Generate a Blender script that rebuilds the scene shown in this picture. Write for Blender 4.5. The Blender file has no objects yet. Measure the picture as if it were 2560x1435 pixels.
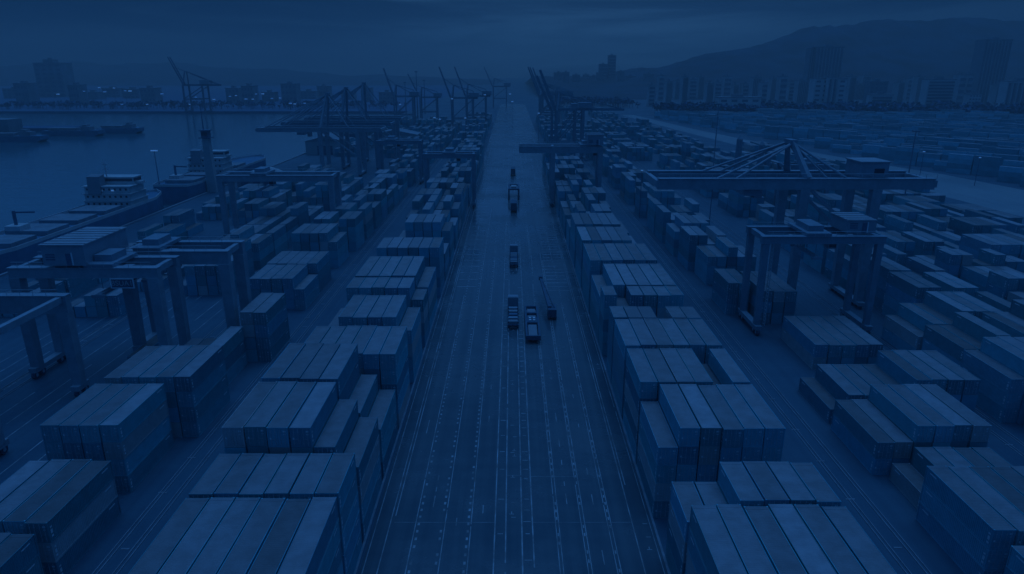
import bpy, math, random
from mathutils import Vector, Matrix
from mathutils.bvhtree import BVHTree

R = math.radians
C = bpy.context.scene
COL = C.collection

# ------------------------------------------------------------------ camera
CAM_H = 55.0
PITCH = math.atan((717.5 - 175.0) / 1707.0)
cam_d = bpy.data.cameras.new('camera')
cam = bpy.data.objects.new('camera', cam_d)
COL.objects.link(cam)
cam.location = (0, 0, CAM_H)
cam.rotation_euler = (math.pi / 2 - PITCH, 0, 0)
cam_d.sensor_width = 36.0
cam_d.lens = 36.0 * 1707.0 / 2560.0
cam_d.clip_start = 1.0
cam_d.clip_end = 30000.0
C.camera = cam

# ------------------------------------------------------------------ view, cycles
C.view_settings.view_transform = 'Standard'
C.view_settings.look = 'None'
C.view_settings.exposure = 0.43
C.view_settings.gamma = 1.0
C.cycles.use_denoising = True
C.cycles.max_bounces = 8
C.cycles.diffuse_bounces = 4
C.cycles.glossy_bounces = 3
C.cycles.volume_bounces = 1
C.cycles.sample_clamp_indirect = 3.0

# ------------------------------------------------------------------ world: dusk sky under layered cloud
SUN_EL, SUN_AZ = 76.0, 10.0            # degrees; azimuth measured from +Y towards +X
W = bpy.data.worlds.new('World')
C.world = W
W.use_nodes = True
nt = W.node_tree
nt.nodes.clear()


def nd(tree, typ, **kw):
    n = tree.nodes.new(typ)
    for k, v in kw.items():
        if k in n.bl_rna.properties:
            setattr(n, k, v)
        else:
            n.inputs[k].default_value = v
    return n


def math_n(tree, op, a, b=None, c=None, clamp=False):
    n = tree.nodes.new('ShaderNodeMath')
    n.operation = op
    n.use_clamp = clamp
    for i, v in enumerate((a, b, c)):
        if v is None:
            continue
        if isinstance(v, (int, float)):
            n.inputs[i].default_value = v
        else:
            tree.links.new(v, n.inputs[i])
    return n.outputs[0]


def maprange(tree, v, a, b, c, d, smooth=True):
    n = tree.nodes.new('ShaderNodeMapRange')
    n.interpolation_type = 'SMOOTHSTEP' if smooth else 'LINEAR'
    tree.links.new(v, n.inputs[0])
    for i, x in enumerate((a, b, c, d)):
        n.inputs[i + 1].default_value = x
    return n.outputs[0]


out = nd(nt, 'ShaderNodeOutputWorld')
bg = nd(nt, 'ShaderNodeBackground')
nt.links.new(bg.outputs[0], out.inputs[0])
tc = nd(nt, 'ShaderNodeTexCoord')
sep = nd(nt, 'ShaderNodeSeparateXYZ')
nt.links.new(tc.outputs['Generated'], sep.inputs[0])
X_, Y_, Z_ = sep.outputs
# stretched cloud streaks
mp = nd(nt, 'ShaderNodeMapping')
mp.inputs['Scale'].default_value = (2.6, 2.6, 24.0)
mp.inputs['Location'].default_value = (3.1, 0.4, 0.7)
nt.links.new(tc.outputs['Generated'], mp.inputs[0])
no = nd(nt, 'ShaderNodeTexNoise')
no.inputs['Scale'].default_value = 1.15
no.inputs['Detail'].default_value = 6.0
no.inputs['Roughness'].default_value = 0.55
no.inputs['Distortion'].default_value = 0.5
nt.links.new(mp.outputs[0], no.inputs['Vector'])
cloud = maprange(nt, no.outputs['Fac'], 0.36, 0.64, 0.0, 1.0)
# pale opening in the cloud low over the end of the road
az = math_n(nt, 'ARCTAN2', X_, Y_)
da = math_n(nt, 'MULTIPLY', math_n(nt, 'SUBTRACT', az, 0.12), 3.0)
dz = math_n(nt, 'MULTIPLY', math_n(nt, 'SUBTRACT', Z_, 0.030), 13.0)
r2 = math_n(nt, 'ADD', math_n(nt, 'MULTIPLY', da, da), math_n(nt, 'MULTIPLY', dz, dz))
glow = math_n(nt, 'POWER', math_n(nt, 'DIVIDE', 1.0, math_n(nt, 'ADD', 1.0, math_n(nt, 'MULTIPLY', r2, 0.9))), 1.8)
k = math_n(nt, 'ADD', math_n(nt, 'MULTIPLY', glow, math_n(nt, 'ADD', 0.52, math_n(nt, 'MULTIPLY', cloud, 0.62))),
           math_n(nt, 'MULTIPLY', math_n(nt, 'SUBTRACT', cloud, 0.35), 0.10), clamp=True)
mix = nd(nt, 'ShaderNodeMix', data_type='RGBA')
mix.inputs['A'].default_value = (0.0008, 0.0085, 0.035, 1)
mix.inputs['B'].default_value = (0.0215, 0.0760, 0.178, 1)
nt.links.new(k, mix.inputs['Factor'])
# unseen sky brightened in added bands to light yard, walls and road sheen
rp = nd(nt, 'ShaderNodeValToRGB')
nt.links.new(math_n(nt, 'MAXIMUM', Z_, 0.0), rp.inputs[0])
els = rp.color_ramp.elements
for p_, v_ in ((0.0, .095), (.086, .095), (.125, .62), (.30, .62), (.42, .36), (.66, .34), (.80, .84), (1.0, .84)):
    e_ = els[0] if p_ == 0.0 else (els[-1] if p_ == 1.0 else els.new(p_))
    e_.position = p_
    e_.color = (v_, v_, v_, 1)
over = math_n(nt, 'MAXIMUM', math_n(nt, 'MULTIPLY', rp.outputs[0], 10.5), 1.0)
deck = nd(nt, 'ShaderNodeMix', data_type='RGBA', blend_type='MULTIPLY')     # the brightened unseen sky turns a little greyer
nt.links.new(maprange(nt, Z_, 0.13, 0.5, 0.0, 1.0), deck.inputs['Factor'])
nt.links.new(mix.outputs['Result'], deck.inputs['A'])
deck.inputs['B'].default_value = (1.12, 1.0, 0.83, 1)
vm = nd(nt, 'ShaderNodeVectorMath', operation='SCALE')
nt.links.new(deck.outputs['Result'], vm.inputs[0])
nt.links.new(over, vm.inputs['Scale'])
# physical sky behind the cloud, seen through it as a dim blue
sky = nd(nt, 'ShaderNodeTexSky', sky_type='NISHITA')
sky.sun_disc = False
sky.sun_elevation = R(SUN_EL)
sky.sun_rotation = R(SUN_AZ)
bw = nd(nt, 'ShaderNodeRGBToBW')
nt.links.new(sky.outputs[0], bw.inputs[0])
sk = math_n(nt, 'MULTIPLY', bw.outputs[0], 0.0012)
tint = nd(nt, 'ShaderNodeVectorMath', operation='SCALE')
tint.inputs[0].default_value = (0.03, 0.27, 1.0)
nt.links.new(sk, tint.inputs['Scale'])
add = nd(nt, 'ShaderNodeVectorMath', operation='ADD')
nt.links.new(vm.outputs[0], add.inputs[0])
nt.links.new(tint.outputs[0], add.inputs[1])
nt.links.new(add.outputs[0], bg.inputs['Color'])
bg.inputs['Strength'].default_value = 1.0

# ------------------------------------------------------------------ sun: dim, very soft, blue dusk light through cloud
sd = bpy.data.lights.new('sun', 'SUN')
sd.energy = 0.60
sd.angle = R(50)
sd.color = (0.13, 0.425, 1.0)
sun = bpy.data.objects.new('sun', sd)
COL.objects.link(sun)
sun.location = (0, 0, 300)
sv = Vector((math.sin(R(SUN_AZ)) * math.cos(R(SUN_EL)), math.cos(R(SUN_AZ)) * math.cos(R(SUN_EL)), math.sin(R(SUN_EL))))
sun.rotation_euler = (-sv).to_track_quat('-Z', 'Y').to_euler()

# ------------------------------------------------------------------ materials
MATS = {}


def mat(name, col, rough=0.6, var=0.12, scale=0.6, metal=0.0, src=None, bump=0.0, streak=False):
    if name in MATS:
        return MATS[name]
    m = bpy.data.materials.new(name)
    m.use_nodes = True
    t = m.node_tree
    b = t.nodes['Principled BSDF']
    b.inputs['Roughness'].default_value = rough
    b.inputs['Metallic'].default_value = metal
    co = nd(t, 'ShaderNodeTexCoord')
    nz = nd(t, 'ShaderNodeTexNoise')
    nz.inputs['Scale'].default_value = scale
    nz.inputs['Detail'].default_value = 7.0
    nz.inputs['Roughness'].default_value = 0.65
    if src == 'object':
        oi = nd(t, 'ShaderNodeObjectInfo')
        base = oi.outputs['Color']
        # each thing takes its own patch of wear
        ad = nd(t, 'ShaderNodeVectorMath', operation='ADD')
        sc = nd(t, 'ShaderNodeVectorMath', operation='SCALE')
        sc.inputs[0].default_value = (37.0, 19.0, 11.0)
        t.links.new(oi.outputs['Random'], sc.inputs['Scale'])
        t.links.new(co.outputs['Object'], ad.inputs[0])
        t.links.new(sc.outputs[0], ad.inputs[1])
        t.links.new(ad.outputs[0], nz.inputs['Vector'])
    else:
        t.links.new(co.outputs['Object'], nz.inputs['Vector'])
        if src == 'attr':
            at = nd(t, 'ShaderNodeAttribute', attribute_name='Col')
            base = at.outputs['Color']
        else:
            rg = nd(t, 'ShaderNodeRGB')
            rg.outputs[0].default_value = (*col, 1)
            base = rg.outputs[0]
    f = maprange(t, nz.outputs['Fac'], 0.3, 0.7, 1.0 - var, 1.0 + var)
    mu = nd(t, 'ShaderNodeVectorMath', operation='SCALE')
    t.links.new(base, mu.inputs[0])
    t.links.new(f, mu.inputs['Scale'])
    t.links.new(mu.outputs[0], b.inputs['Base Color'])
    if bump > 0:
        bp = nd(t, 'ShaderNodeBump')
        bp.inputs['Strength'].default_value = bump
        bp.inputs['Distance'].default_value = 0.05
        t.links.new(nz.outputs['Fac'], bp.inputs['Height'])
        t.links.new(bp.outputs[0], b.inputs['Normal'])
    MATS[name] = m
    return m


def emit(name, col, s):
    m = bpy.data.materials.new(name)
    m.use_nodes = True
    b = m.node_tree.nodes['Principled BSDF']
    b.inputs['Base Color'].default_value = (*col, 1)
    b.inputs['Emission Color'].default_value = (*col, 1)
    b.inputs['Emission Strength'].default_value = s
    MATS[name] = m
    return m


M_BODY = mat('container_paint', None, 0.55, 0.10, 0.7, src='object')
M_ROOF = mat('container_roof', None, 0.50, 0.16, 0.5, src='object')
M_FAR = mat('container_far', None, 0.55, 0.10, 0.3, src='attr')
M_RODS = mat('galvanised_rod', (0.34, 0.42, 0.5), 0.45, 0.1)
M_PLATE = mat('white_plate', (0.55, 0.64, 0.72), 0.6, 0.1)
M_CRANE = mat('crane_paint', (0.21, 0.295, 0.37), 0.5, 0.12, 0.5)
M_CRANE_D = mat('crane_paint_dark', (0.15, 0.24, 0.32), 0.5, 0.12, 0.5)
M_CRANE_F = mat('crane_paint_navy', (0.03, 0.09, 0.16), 0.6, 0.12, 0.5)
M_HOUSE = mat('machinery_house_panel', (0.20, 0.28, 0.36), 0.55, 0.10, 0.4)
M_STEEL = mat('dark_steel', (0.04, 0.12, 0.21), 0.5, 0.15, 0.8)
M_RUBBER = mat('rubber', (0.02, 0.07, 0.13), 0.8, 0.1)
M_GLASS = mat('cab_glass', (0.02, 0.04, 0.07), 0.08, 0.02)
M_LINE = mat('line_paint', (0.20, 0.26, 0.31), 0.6, 0.5, 0.35)
M_WHITE = mat('ship_white', (0.42, 0.48, 0.53), 0.5, 0.10, 0.3)
M_HULL = mat('ship_hull', (0.05, 0.16, 0.28), 0.5, 0.15, 0.2)
M_DECK = mat('ship_deck', (0.16, 0.22, 0.28), 0.7, 0.2, 0.3)
M_CONC = mat('pale_concrete', (0.32, 0.38, 0.43), 0.75, 0.12, 0.08)
M_CONC_D = mat('grey_concrete', (0.17, 0.23, 0.29), 0.75, 0.12, 0.08)
M_WIN = mat('window_glass', (0.03, 0.06, 0.10), 0.15, 0.05)
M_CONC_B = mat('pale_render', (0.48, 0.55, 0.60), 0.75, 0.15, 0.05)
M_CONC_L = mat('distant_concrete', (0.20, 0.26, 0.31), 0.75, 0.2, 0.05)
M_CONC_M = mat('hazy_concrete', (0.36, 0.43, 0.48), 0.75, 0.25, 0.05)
M_WIN_F = mat('far_window', (0.10, 0.17, 0.25), 0.4, 0.05)  # glass lightened for far buildings, haze put into the colour
M_LEAF = mat('far_foliage', (0.02, 0.09, 0.19), 0.9, 0.4, 0.05)
M_LAMP = emit('lit_lamp', (0.14, 0.46, 1.0), 0.20)
M_LAMP_D = emit('dim_lamp', (0.12, 0.44, 1.0), 0.14)


# ------------------------------------------------------------------ mesh builder
class MB:
    def __init__(self):
        self.v, self.f, self.m, self.c = [], [], [], []

    def add(self, vs, fs, mi=0, col=None):
        o = len(self.v)
        self.v.extend(vs)
        for i, f in enumerate(fs):
            self.f.append([o + q for q in f])
            self.m.append(mi)
            self.c.append(col)

    def box(self, x0, x1, y0, y1, z0, z1, mi=0, col=None, top=None):
        vs = [(x0, y0, z0), (x1, y0, z0), (x1, y1, z0), (x0, y1, z0), (x0, y0, z1), (x1, y0, z1), (x1, y1, z1), (x0, y1, z1)]
        fs = [(0, 3, 2, 1), (4, 5, 6, 7), (0, 1, 5, 4), (1, 2, 6, 5), (2, 3, 7, 6), (3, 0, 4, 7)]
        self.add(vs, fs, mi, col)
        if top is not None:
            self.c[-5] = top

    def bar(self, p, q, w, h=None, w2=None, h2=None, mi=0):
        h = w if h is None else h
        w2 = w if w2 is None else w2
        h2 = h if h2 is None else h2
        p, q = Vector(p), Vector(q)
        d = (q - p).normalized()
        a = d.cross(Vector((0, 0, 1)))
        if a.length < 1e-3:
            a = Vector((1, 0, 0))
        a.normalize()
        b = a.cross(d)
        vs = []
        for o, ww, hh in ((p, w, h), (q, w2, h2)):
            for i, j in ((-1, -1), (1, -1), (1, 1), (-1, 1)):
                vs.append(tuple(o + a * (i * ww / 2) + b * (j * hh / 2)))
        self.add(vs, [(0, 1, 2, 3), (7, 6, 5, 4), (0, 4, 5, 1), (1, 5, 6, 2), (2, 6, 7, 3), (3, 7, 4, 0)], mi)

    def tube(self, p, q, r, n=10, r2=None, mi=0):
        r2 = r if r2 is None else r2
        p, q = Vector(p), Vector(q)
        d = (q - p).normalized()
        a = d.cross(Vector((0, 0, 1)))
        if a.length < 1e-3:
            a = Vector((1, 0, 0))
        a.normalize()
        b = a.cross(d)
        vs = []
        for o, rr in ((p, r), (q, r2)):
            for i in range(n):
                t = 2 * math.pi * i / n
                vs.append(tuple(o + a * (rr * math.cos(t)) + b * (rr * math.sin(t))))
        fs = [(i, (i + 1) % n, n + (i + 1) % n, n + i) for i in range(n)]
        fs += [tuple(range(n))[::-1], tuple(range(n, 2 * n))]
        self.add(vs, fs, mi)

    def prism(self, pts, axis, a, b, mi=0):
        """2-D outline extruded along an axis ('x' -> pts are (y,z); 'y' -> (x,z); 'z' -> (x,y))"""
        n = len(pts)
        mk = {'x': lambda s, p: (s, p[0], p[1]), 'y': lambda s, p: (p[0], s, p[1]), 'z': lambda s, p: (p[0], p[1], s)}[axis]
        vs = [mk(a, p) for p in pts] + [mk(b, p) for p in pts]
        fs = [tuple(range(n))[::-1], tuple(range(n, 2 * n))] + [(i, (i + 1) % n, n + (i + 1) % n, n + i) for i in range(n)]
        self.add(vs, fs, mi)

    def quad(self, x0, x1, y0, y1, z, mi=0):
        self.add([(x0, y0, z), (x1, y0, z), (x1, y1, z), (x0, y1, z)], [(0, 1, 2, 3)], mi)

    def mesh(self, name, *mats):
        me = bpy.data.meshes.new(name)
        me.from_pydata(self.v, [], self.f)
        for m in mats:
            me.materials.append(m)
        if len(mats) > 1:
            me.polygons.foreach_set('material_index', self.m)
        if any(c is not None for c in self.c):
            at = me.color_attributes.new('Col', 'FLOAT_COLOR', 'CORNER')
            buf = []
            for f, c in zip(self.f, self.c):
                buf.extend((*c, 1.0) * len(f))
            at.data.foreach_set('color', buf)
        import bmesh
        bm = bmesh.new()
        bm.from_mesh(me)
        bmesh.ops.recalc_face_normals(bm, faces=bm.faces)
        bm.to_mesh(me)
        bm.free()
        return me

    def build(self, name, *mats, parent=None, loc=None):
        o = bpy.data.objects.new(name, self.mesh(name, *mats))
        COL.objects.link(o)
        if parent:
            o.parent = parent
        if loc:
            o.location = loc
        return o


def tag(o, label=None, cat=None, group=None, kind=None):
    if label:
        o['label'] = label
    if cat:
        o['category'] = cat
    if group:
        o['group'] = group
    if kind:
        o['kind'] = kind
    return o


def thing(name, label, cat, loc=(0, 0, 0), rz=0.0, group=None):
    o = bpy.data.objects.new(name, None)
    o.empty_display_size = 0.5
    COL.objects.link(o)
    o.location = loc
    o.rotation_euler = (0, 0, rz)
    return tag(o, label, cat, group)


def copy_tree(o, parent=None):
    c = o.copy()
    COL.objects.link(c)
    c.parent = parent
    for ch in list(o.children):
        copy_tree(ch, c)
    return c


ORD = ['first', 'second', 'third', 'fourth', 'fifth', 'sixth', 'seventh', 'eighth', 'ninth', 'tenth', 'eleventh', 'twelfth', 'thirteenth',
       'fourteenth', 'fifteenth', 'sixteenth', 'seventeenth', 'eighteenth', 'nineteenth', 'twentieth'] + ['%dth' % i for i in range(21, 60)]

# ------------------------------------------------------------------ ground, water, road, hills
QUAY = -143.5


def surface_mat(name, kind):
    m = bpy.data.materials.new(name)
    m.use_nodes = True
    t = m.node_tree
    b = t.nodes['Principled BSDF']
    co = nd(t, 'ShaderNodeTexCoord')
    if kind == 'water':
        b.inputs['Base Color'].default_value = (0.045, 0.125, 0.17, 1)
        b.inputs['Roughness'].default_value = 0.12
        b.inputs['IOR'].default_value = 1.33
        mp_ = nd(t, 'ShaderNodeMapping')
        mp_.inputs['Scale'].default_value = (0.05, 0.22, 1)
        t.links.new(co.outputs['Object'], mp_.inputs[0])
        nz = nd(t, 'ShaderNodeTexNoise')
        nz.inputs['Scale'].default_value = 1.0
        nz.inputs['Detail'].default_value = 8.0
        t.links.new(mp_.outputs[0], nz.inputs['Vector'])
        bp = nd(t, 'ShaderNodeBump')
        bp.inputs['Strength'].default_value = 0.35
        bp.inputs['Distance'].default_value = 0.6
        t.links.new(nz.outputs['Fac'], bp.inputs['Height'])
        t.links.new(bp.outputs[0], b.inputs['Normal'])
        return m
    # asphalt / concrete paving, worn and damp in patches
    nz = nd(t, 'ShaderNodeTexNoise')
    nz.inputs['Scale'].default_value = 0.03
    nz.inputs['Detail'].default_value = 10.0
    nz.inputs['Roughness'].default_value = 0.7
    t.links.new(co.outputs['Object'], nz.inputs['Vector'])
    mp_ = nd(t, 'ShaderNodeMapping')
    mp_.inputs['Scale'].default_value = (0.9, 0.012, 1)
    t.links.new(co.outputs['Object'], mp_.inputs[0])
    n2 = nd(t, 'ShaderNodeTexNoise')          # wheel tracks run along the road
    n2.inputs['Scale'].default_value = 1.0
    n2.inputs['Detail'].default_value = 5.0
    t.links.new(mp_.outputs[0], n2.inputs['Vector'])
    mp3 = nd(t, 'ShaderNodeMapping')
    mp3.inputs['Scale'].default_value = (0.02, 0.5, 1)
    t.links.new(co.outputs['Object'], mp3.inputs[0])
    n3 = nd(t, 'ShaderNodeTexNoise')          # paving joints and patches across it
    n3.inputs['Scale'].default_value = 1.0
    n3.inputs['Detail'].default_value = 4.0
    t.links.new(mp3.outputs[0], n3.inputs['Vector'])
    s = math_n(t, 'ADD', math_n(t, 'ADD', math_n(t, 'MULTIPLY', nz.outputs['Fac'], 0.9), math_n(t, 'MULTIPLY', n2.outputs['Fac'], 0.6)),
               math_n(t, 'MULTIPLY', n3.outputs['Fac'], 0.25))
    lo, hi = {'road': ((0.05, 0.088, 0.122), (0.085, 0.13, 0.165)), 'yard': ((0.014, 0.068, 0.122), (0.03, 0.10, 0.158)),
              'pale': ((0.14, 0.19, 0.23), (0.19, 0.25, 0.29)), 'land': ((0.02, 0.09, 0.19), (0.06, 0.13, 0.24))}[kind]
    mx = nd(t, 'ShaderNodeMix', data_type='RGBA')
    mx.inputs['A'].default_value = (*lo, 1)
    mx.inputs['B'].default_value = (*hi, 1)
    t.links.new(maprange(t, s, 0.66, 1.1, 0, 1), mx.inputs['Factor'])
    t.links.new(mx.outputs['Result'], b.inputs['Base Color'])
    r_lo, r_hi = {'road': (0.12, 0.36), 'yard': (0.45, 0.7), 'pale': (0.4, 0.55), 'land': (0.85, 0.95)}[kind]
    t.links.new(maprange(t, nz.outputs['Fac'], 0.35, 0.65, r_lo, r_hi), b.inputs['Roughness'])
    return m


M_ROAD = surface_mat('road_paving', 'road')
M_YARD = surface_mat('yard_paving', 'yard')
M_PALE = surface_mat('pale_paving', 'pale')
M_LAND = surface_mat('far_land', 'land')
M_WATER = surface_mat('harbour_water', 'water')

EX = 5000.0
g = MB()
SHORE = 985.0
g.quad(QUAY, EX, -400, SHORE, 0)
g.quad(QUAY, EX, SHORE, 5000, 0)
g.quad(-EX, QUAY, SHORE, 5000, 0, 1)
g.add([(QUAY, -400, 0), (QUAY, SHORE, 0), (QUAY, SHORE, -4.5), (QUAY, -400, -4.5)], [(0, 1, 2, 3)])
g.add([(QUAY, SHORE, 0), (-EX, SHORE, 0), (-EX, SHORE, -4.5), (QUAY, SHORE, -4.5)], [(0, 1, 2, 3)], 1)
tag(g.build('ground', M_YARD, M_LAND), kind='structure')
g = MB()
g.quad(-EX, QUAY, -400, SHORE, -3.0)
tag(g.build('water', M_WATER), kind='structure')
g = MB()      # the wide central road
ys = [-40, 65, 115, 330, 600, 820, 1200]
xl = [-17.6, -17.6, -17.6, -17.6, -19, -19, -19]
xr = [17.9, 17.9, 17.9, 20.6, 22, 22, 22]
for i in range(len(ys) - 1):
    g.add([(xl[i], ys[i], 0.004), (xr[i], ys[i], 0.004), (xr[i + 1], ys[i + 1], 0.004), (xl[i + 1], ys[i + 1], 0.004)], [(0, 1, 2, 3)])
tag(g.build('road', M_ROAD), kind='structure')
g = MB()      # pale service road on the right, swinging away
pts = [(203, 180, 252), (201, 260, 252), (198, 300, 250), (190, 380, 238), (181, 432, 222), (170, 560, 196), (158, 680, 178), (140, 900, 156)]
for (a, y, b), (a2, y2, b2) in zip(pts, pts[1:]):
    g.add([(a, y, 0.006), (b, y, 0.006), (b2, y2, 0.006), (a2, y2, 0.006)], [(0, 1, 2, 3)])
tag(g.build('service_road', M_PALE), kind='structure')

# painted lines
g = MB()
zz = 0.008
rng = random.Random(5)
for x, w in ((-17.2, .12), (-15.5, .13), (-15.05, .13), (-12.25, .12), (-8.5, .12), (-5.2, .12), (-2.16, .16), (-.78, .16), (1.24, .16), (2.6, .16),
             (5.55, .1), (5.95, .1), (8.8, .1), (9.25, .1), (12.15, .1), (12.6, .1), (15.3, .13), (15.72, .13), (17.5, .1)):
    y = 30.0
    while y < 520:
        seg = rng.uniform(25, 60)
        if not (abs(x) < 15 and 130 < y < 360 and rng.random() < 0.45) and rng.random() > .07:
            g.quad(x - w / 2, x + w / 2, y, y + seg - rng.choice((0, 0, .4, 1.5)), zz)
        y += seg
for x in (-11.85, -8.9, -5.55):                 # dotted lines beside the left lanes
    y = 40
    while y < 240:
        if rng.random() < .9:
            g.quad(x - .14, x + .14, y, y + .5, zz)
        y += 1.45 + (0.8 if y > 140 else 0)
for x in (5.75, 12.4, 9.03):
    y = 60
    while y < 200:
        if rng.random() < .6:
            g.quad(x - .09, x + .09, y, y + .6, zz + .002)
        y += 1.6
for x0, x1 in ((-2.0, -.95), (1.45, 2.4)):       # ladder ticks
    y = 50
    while y < 230:
        if rng.random() < .6:
            a = rng.uniform(0, .5)
            g.quad(x0 + a * .5, x1 - a * .4, y, y + .14 + (0.12 if y > 100 else 0), zz)
        y += 2.4
for x0, x1, y in ((-15, -2.2, 73.9), (2.6, 15.2, 73.9), (2.6, 9, 84.2), (-.7, 1.2, 84.5)):
    g.quad(x0, x1, y, y + .06, zz - .002)
for i in range(26):                              # short lane dashes and stencilled marks in the lanes
    x = rng.choice((-13.6, -10.4, -7.1, -3.8, 7.3, 10.8))
    y = rng.uniform(66, 120)
    g.quad(x - .06, x + .06, y, y + rng.uniform(.8, 2.6), zz + .004 + .0004 * i)
for i in range(46):
    x = rng.choice((-16.3, 16.6, .2, .25)) + rng.uniform(-.3, .3)
    y = rng.uniform(60, 190)
    g.quad(x - .3, x + .3, y, y + .13, zz + .004 + .0004 * i)
    if rng.random() < .5:
        g.quad(x - .06, x + .06, y + .14, y + .6, zz + .004 + .0004 * i + .0002)
for i in range(60):                              # bay hatching toward the stacks, further up the road
    y = 170 + i * 3.3
    g.quad(9.5, 15.0, y, y + .35, zz)
    if i % 2:
        g.quad(-14.7, -9.5, y, y + .35, zz)
tag(g.build('road_markings', M_LINE), kind='structure')

g = MB()      # stub kerbs along the stacks and crane runways
for x in (-18.0, 18.0):
    g.box(x - .15, x + .15, 20, 600, 0, .12)
tag(g.build('kerb', mat('kerb_concrete', (0.16, 0.22, 0.28), .7, .2, .5)), kind='structure')
g = MB()
for x0 in (-46.6, 46.6, -64.9, 77.6, -91):
    for dx in (-1.4, -.9, .9, 1.4):
        g.box(x0 + dx - .06, x0 + dx + .06, 20, 560, 0, .10)
    y = 22
    while y < 320:
        g.box(x0 - 1.7 + (rng.random() < .5) * 2.2, x0 - 1.7 + 1.2, y, y + .25, 0, .05)
        y += rng.uniform(3, 12)
tag(g.build('rail_track', mat('rail_steel', (0.17, 0.23, 0.29), .4, .2, .4)), kind='structure')
g = MB()      # truck lanes on the open ground at the left
for i in range(11):
    x = -70 - i * 3.1
    if abs(x + 76.5) < 1.4 or abs(x + 89) < 1.0:
        continue
    y = 60
    while y < 330:
        s_ = rng.uniform(8, 30)
        g.quad(x - .09, x + .09, y, y + s_, .006)
        y += s_ + rng.uniform(1, 14)
tag(g.build('lane_markings', M_LINE), kind='structure')


def ridge(name, pts, dist, depth_f, depth_b, seed, mtl, nx=260, ny=44, base=-1.0):
    """mountain terrain: crest heights given at points along X, falling to the plain in front and behind"""
    rg = random.Random(seed)
    ph = [(rg.uniform(0, 6.28), rg.uniform(0, 6.28)) for _ in range(14)]

    def crest(x):
        for (a, h), (b, h2) in zip(pts, pts[1:]):
            if a <= x <= b:
                t = (x - a) / (b - a)
                return h + (h2 - h) * t
        return pts[0][1] if x < pts[0][0] else pts[-1][1]
    vs, fs = [], []
    x0, x1 = pts[0][0], pts[-1][0]
    for j in range(ny):
        t = -1 + 2 * j / (ny - 1)
        for i in range(nx):
            x = x0 + (x1 - x0) * i / (nx - 1)
            y = dist + (t * depth_f if t < 0 else t * depth_b)
            prof = (1 - abs(t)) ** 1.15
            n = 0
            for o in range(1, 12):
                fr = .0016 * 1.55 ** o
                n += math.sin(x * fr + ph[o][0] + y * fr * .45) * math.cos(y * fr * .9 + ph[o][1] - x * fr * .3) / 1.45 ** o
            h = crest(x) * prof
            n2 = math.sin(x * .021 + ph[0][0]) * .5 + math.sin(x * .067 + ph[1][1] + y * .02) * .5 + math.sin(x * .15 + y * .05) * .4
            z = max(base, h * (1 + .10 * n * (1 - prof * .8)) + base * (1 - prof) + n * 3.0 * prof + n2 * 2.6 * prof + (math.sin(x * .011 + 1.3) + math.sin(x * .0263)) * 2.2 * prof)
            vs.append((x, y, z))
    for j in range(ny - 1):
        for i in range(nx - 1):
            a = j * nx + i
            fs.append((a, a + 1, a + nx + 1, a + nx))
    m = MB()
    m.add(vs, fs)
    o = m.build(name, mtl)
    o.data.polygons.foreach_set('use_smooth', [True] * len(o.data.polygons))
    return tag(o, kind='structure')


def sky_pt(u, v, dist):
    zc = dist * math.cos(PITCH)
    b = (v - 717.5) / 1707.0
    # ray through the pixel reaches the vertical plane y = dist
    dy = math.cos(PITCH) - b * math.sin(PITCH)
    dzv = -math.sin(PITCH) - b * math.cos(PITCH)
    t = dist / dy
    return ((u - 1280) / 1707.0 * t, CAM_H + dzv * t)


M_FOREST = mat('forest_slope', (0.010, 0.038, 0.075), .95, .5, .012)
mt = [(1330, 196), (1420, 189), (1500, 186), (1560, 176), (1620, 165), (1660, 163), (1700, 151), (1770, 137), (1830, 125), (1870, 118), (1900, 107), (1930, 102), (1960, 87),
      (1995, 74), (2030, 59), (2050, 60), (2072, 52), (2090, 59), (2115, 53), (2135, 56), (2170, 47), (2230, 44), (2300, 47), (2420, 40), (2560, 46), (2800, 44), (3300, 60)]
ridge('hills', [sky_pt(u, v, 2000) for u, v in mt], 2000, 640, 1300, 4, M_FOREST, nx=460)
lf = [(-700, 168), (-300, 160), (0, 166), (120, 158), (200, 152), (300, 160), (430, 156), (560, 166), (700, 172), (850, 186), (1000, 190), (1150, 196), (1250, 202)]
ridge('far_hills', [sky_pt(u, v, 3500) for u, v in lf], 3500, 900, 800, 9, M_FOREST, nx=200, ny=30)

# ------------------------------------------------------------------ containers
CW, CH, PX = 2.44, 2.6, 2.62
rng = random.Random(11)
STACK = []      # every container of the yard, before the visible ones become objects
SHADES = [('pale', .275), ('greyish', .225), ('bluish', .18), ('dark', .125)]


def put(x, y, z, L, block, row, col, tier, top, nrow, shade=None):
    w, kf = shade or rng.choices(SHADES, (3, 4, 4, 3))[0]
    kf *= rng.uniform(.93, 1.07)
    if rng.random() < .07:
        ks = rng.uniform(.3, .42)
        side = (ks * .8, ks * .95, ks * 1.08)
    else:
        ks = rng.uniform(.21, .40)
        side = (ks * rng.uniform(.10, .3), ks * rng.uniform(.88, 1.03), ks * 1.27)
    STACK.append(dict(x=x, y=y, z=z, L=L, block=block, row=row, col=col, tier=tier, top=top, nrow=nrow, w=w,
                      roof=(kf * .74, kf * .88, kf * 1.07), side=side))  # greyer roofs, bluer sides: lit and shaded tones put into the colours


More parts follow.
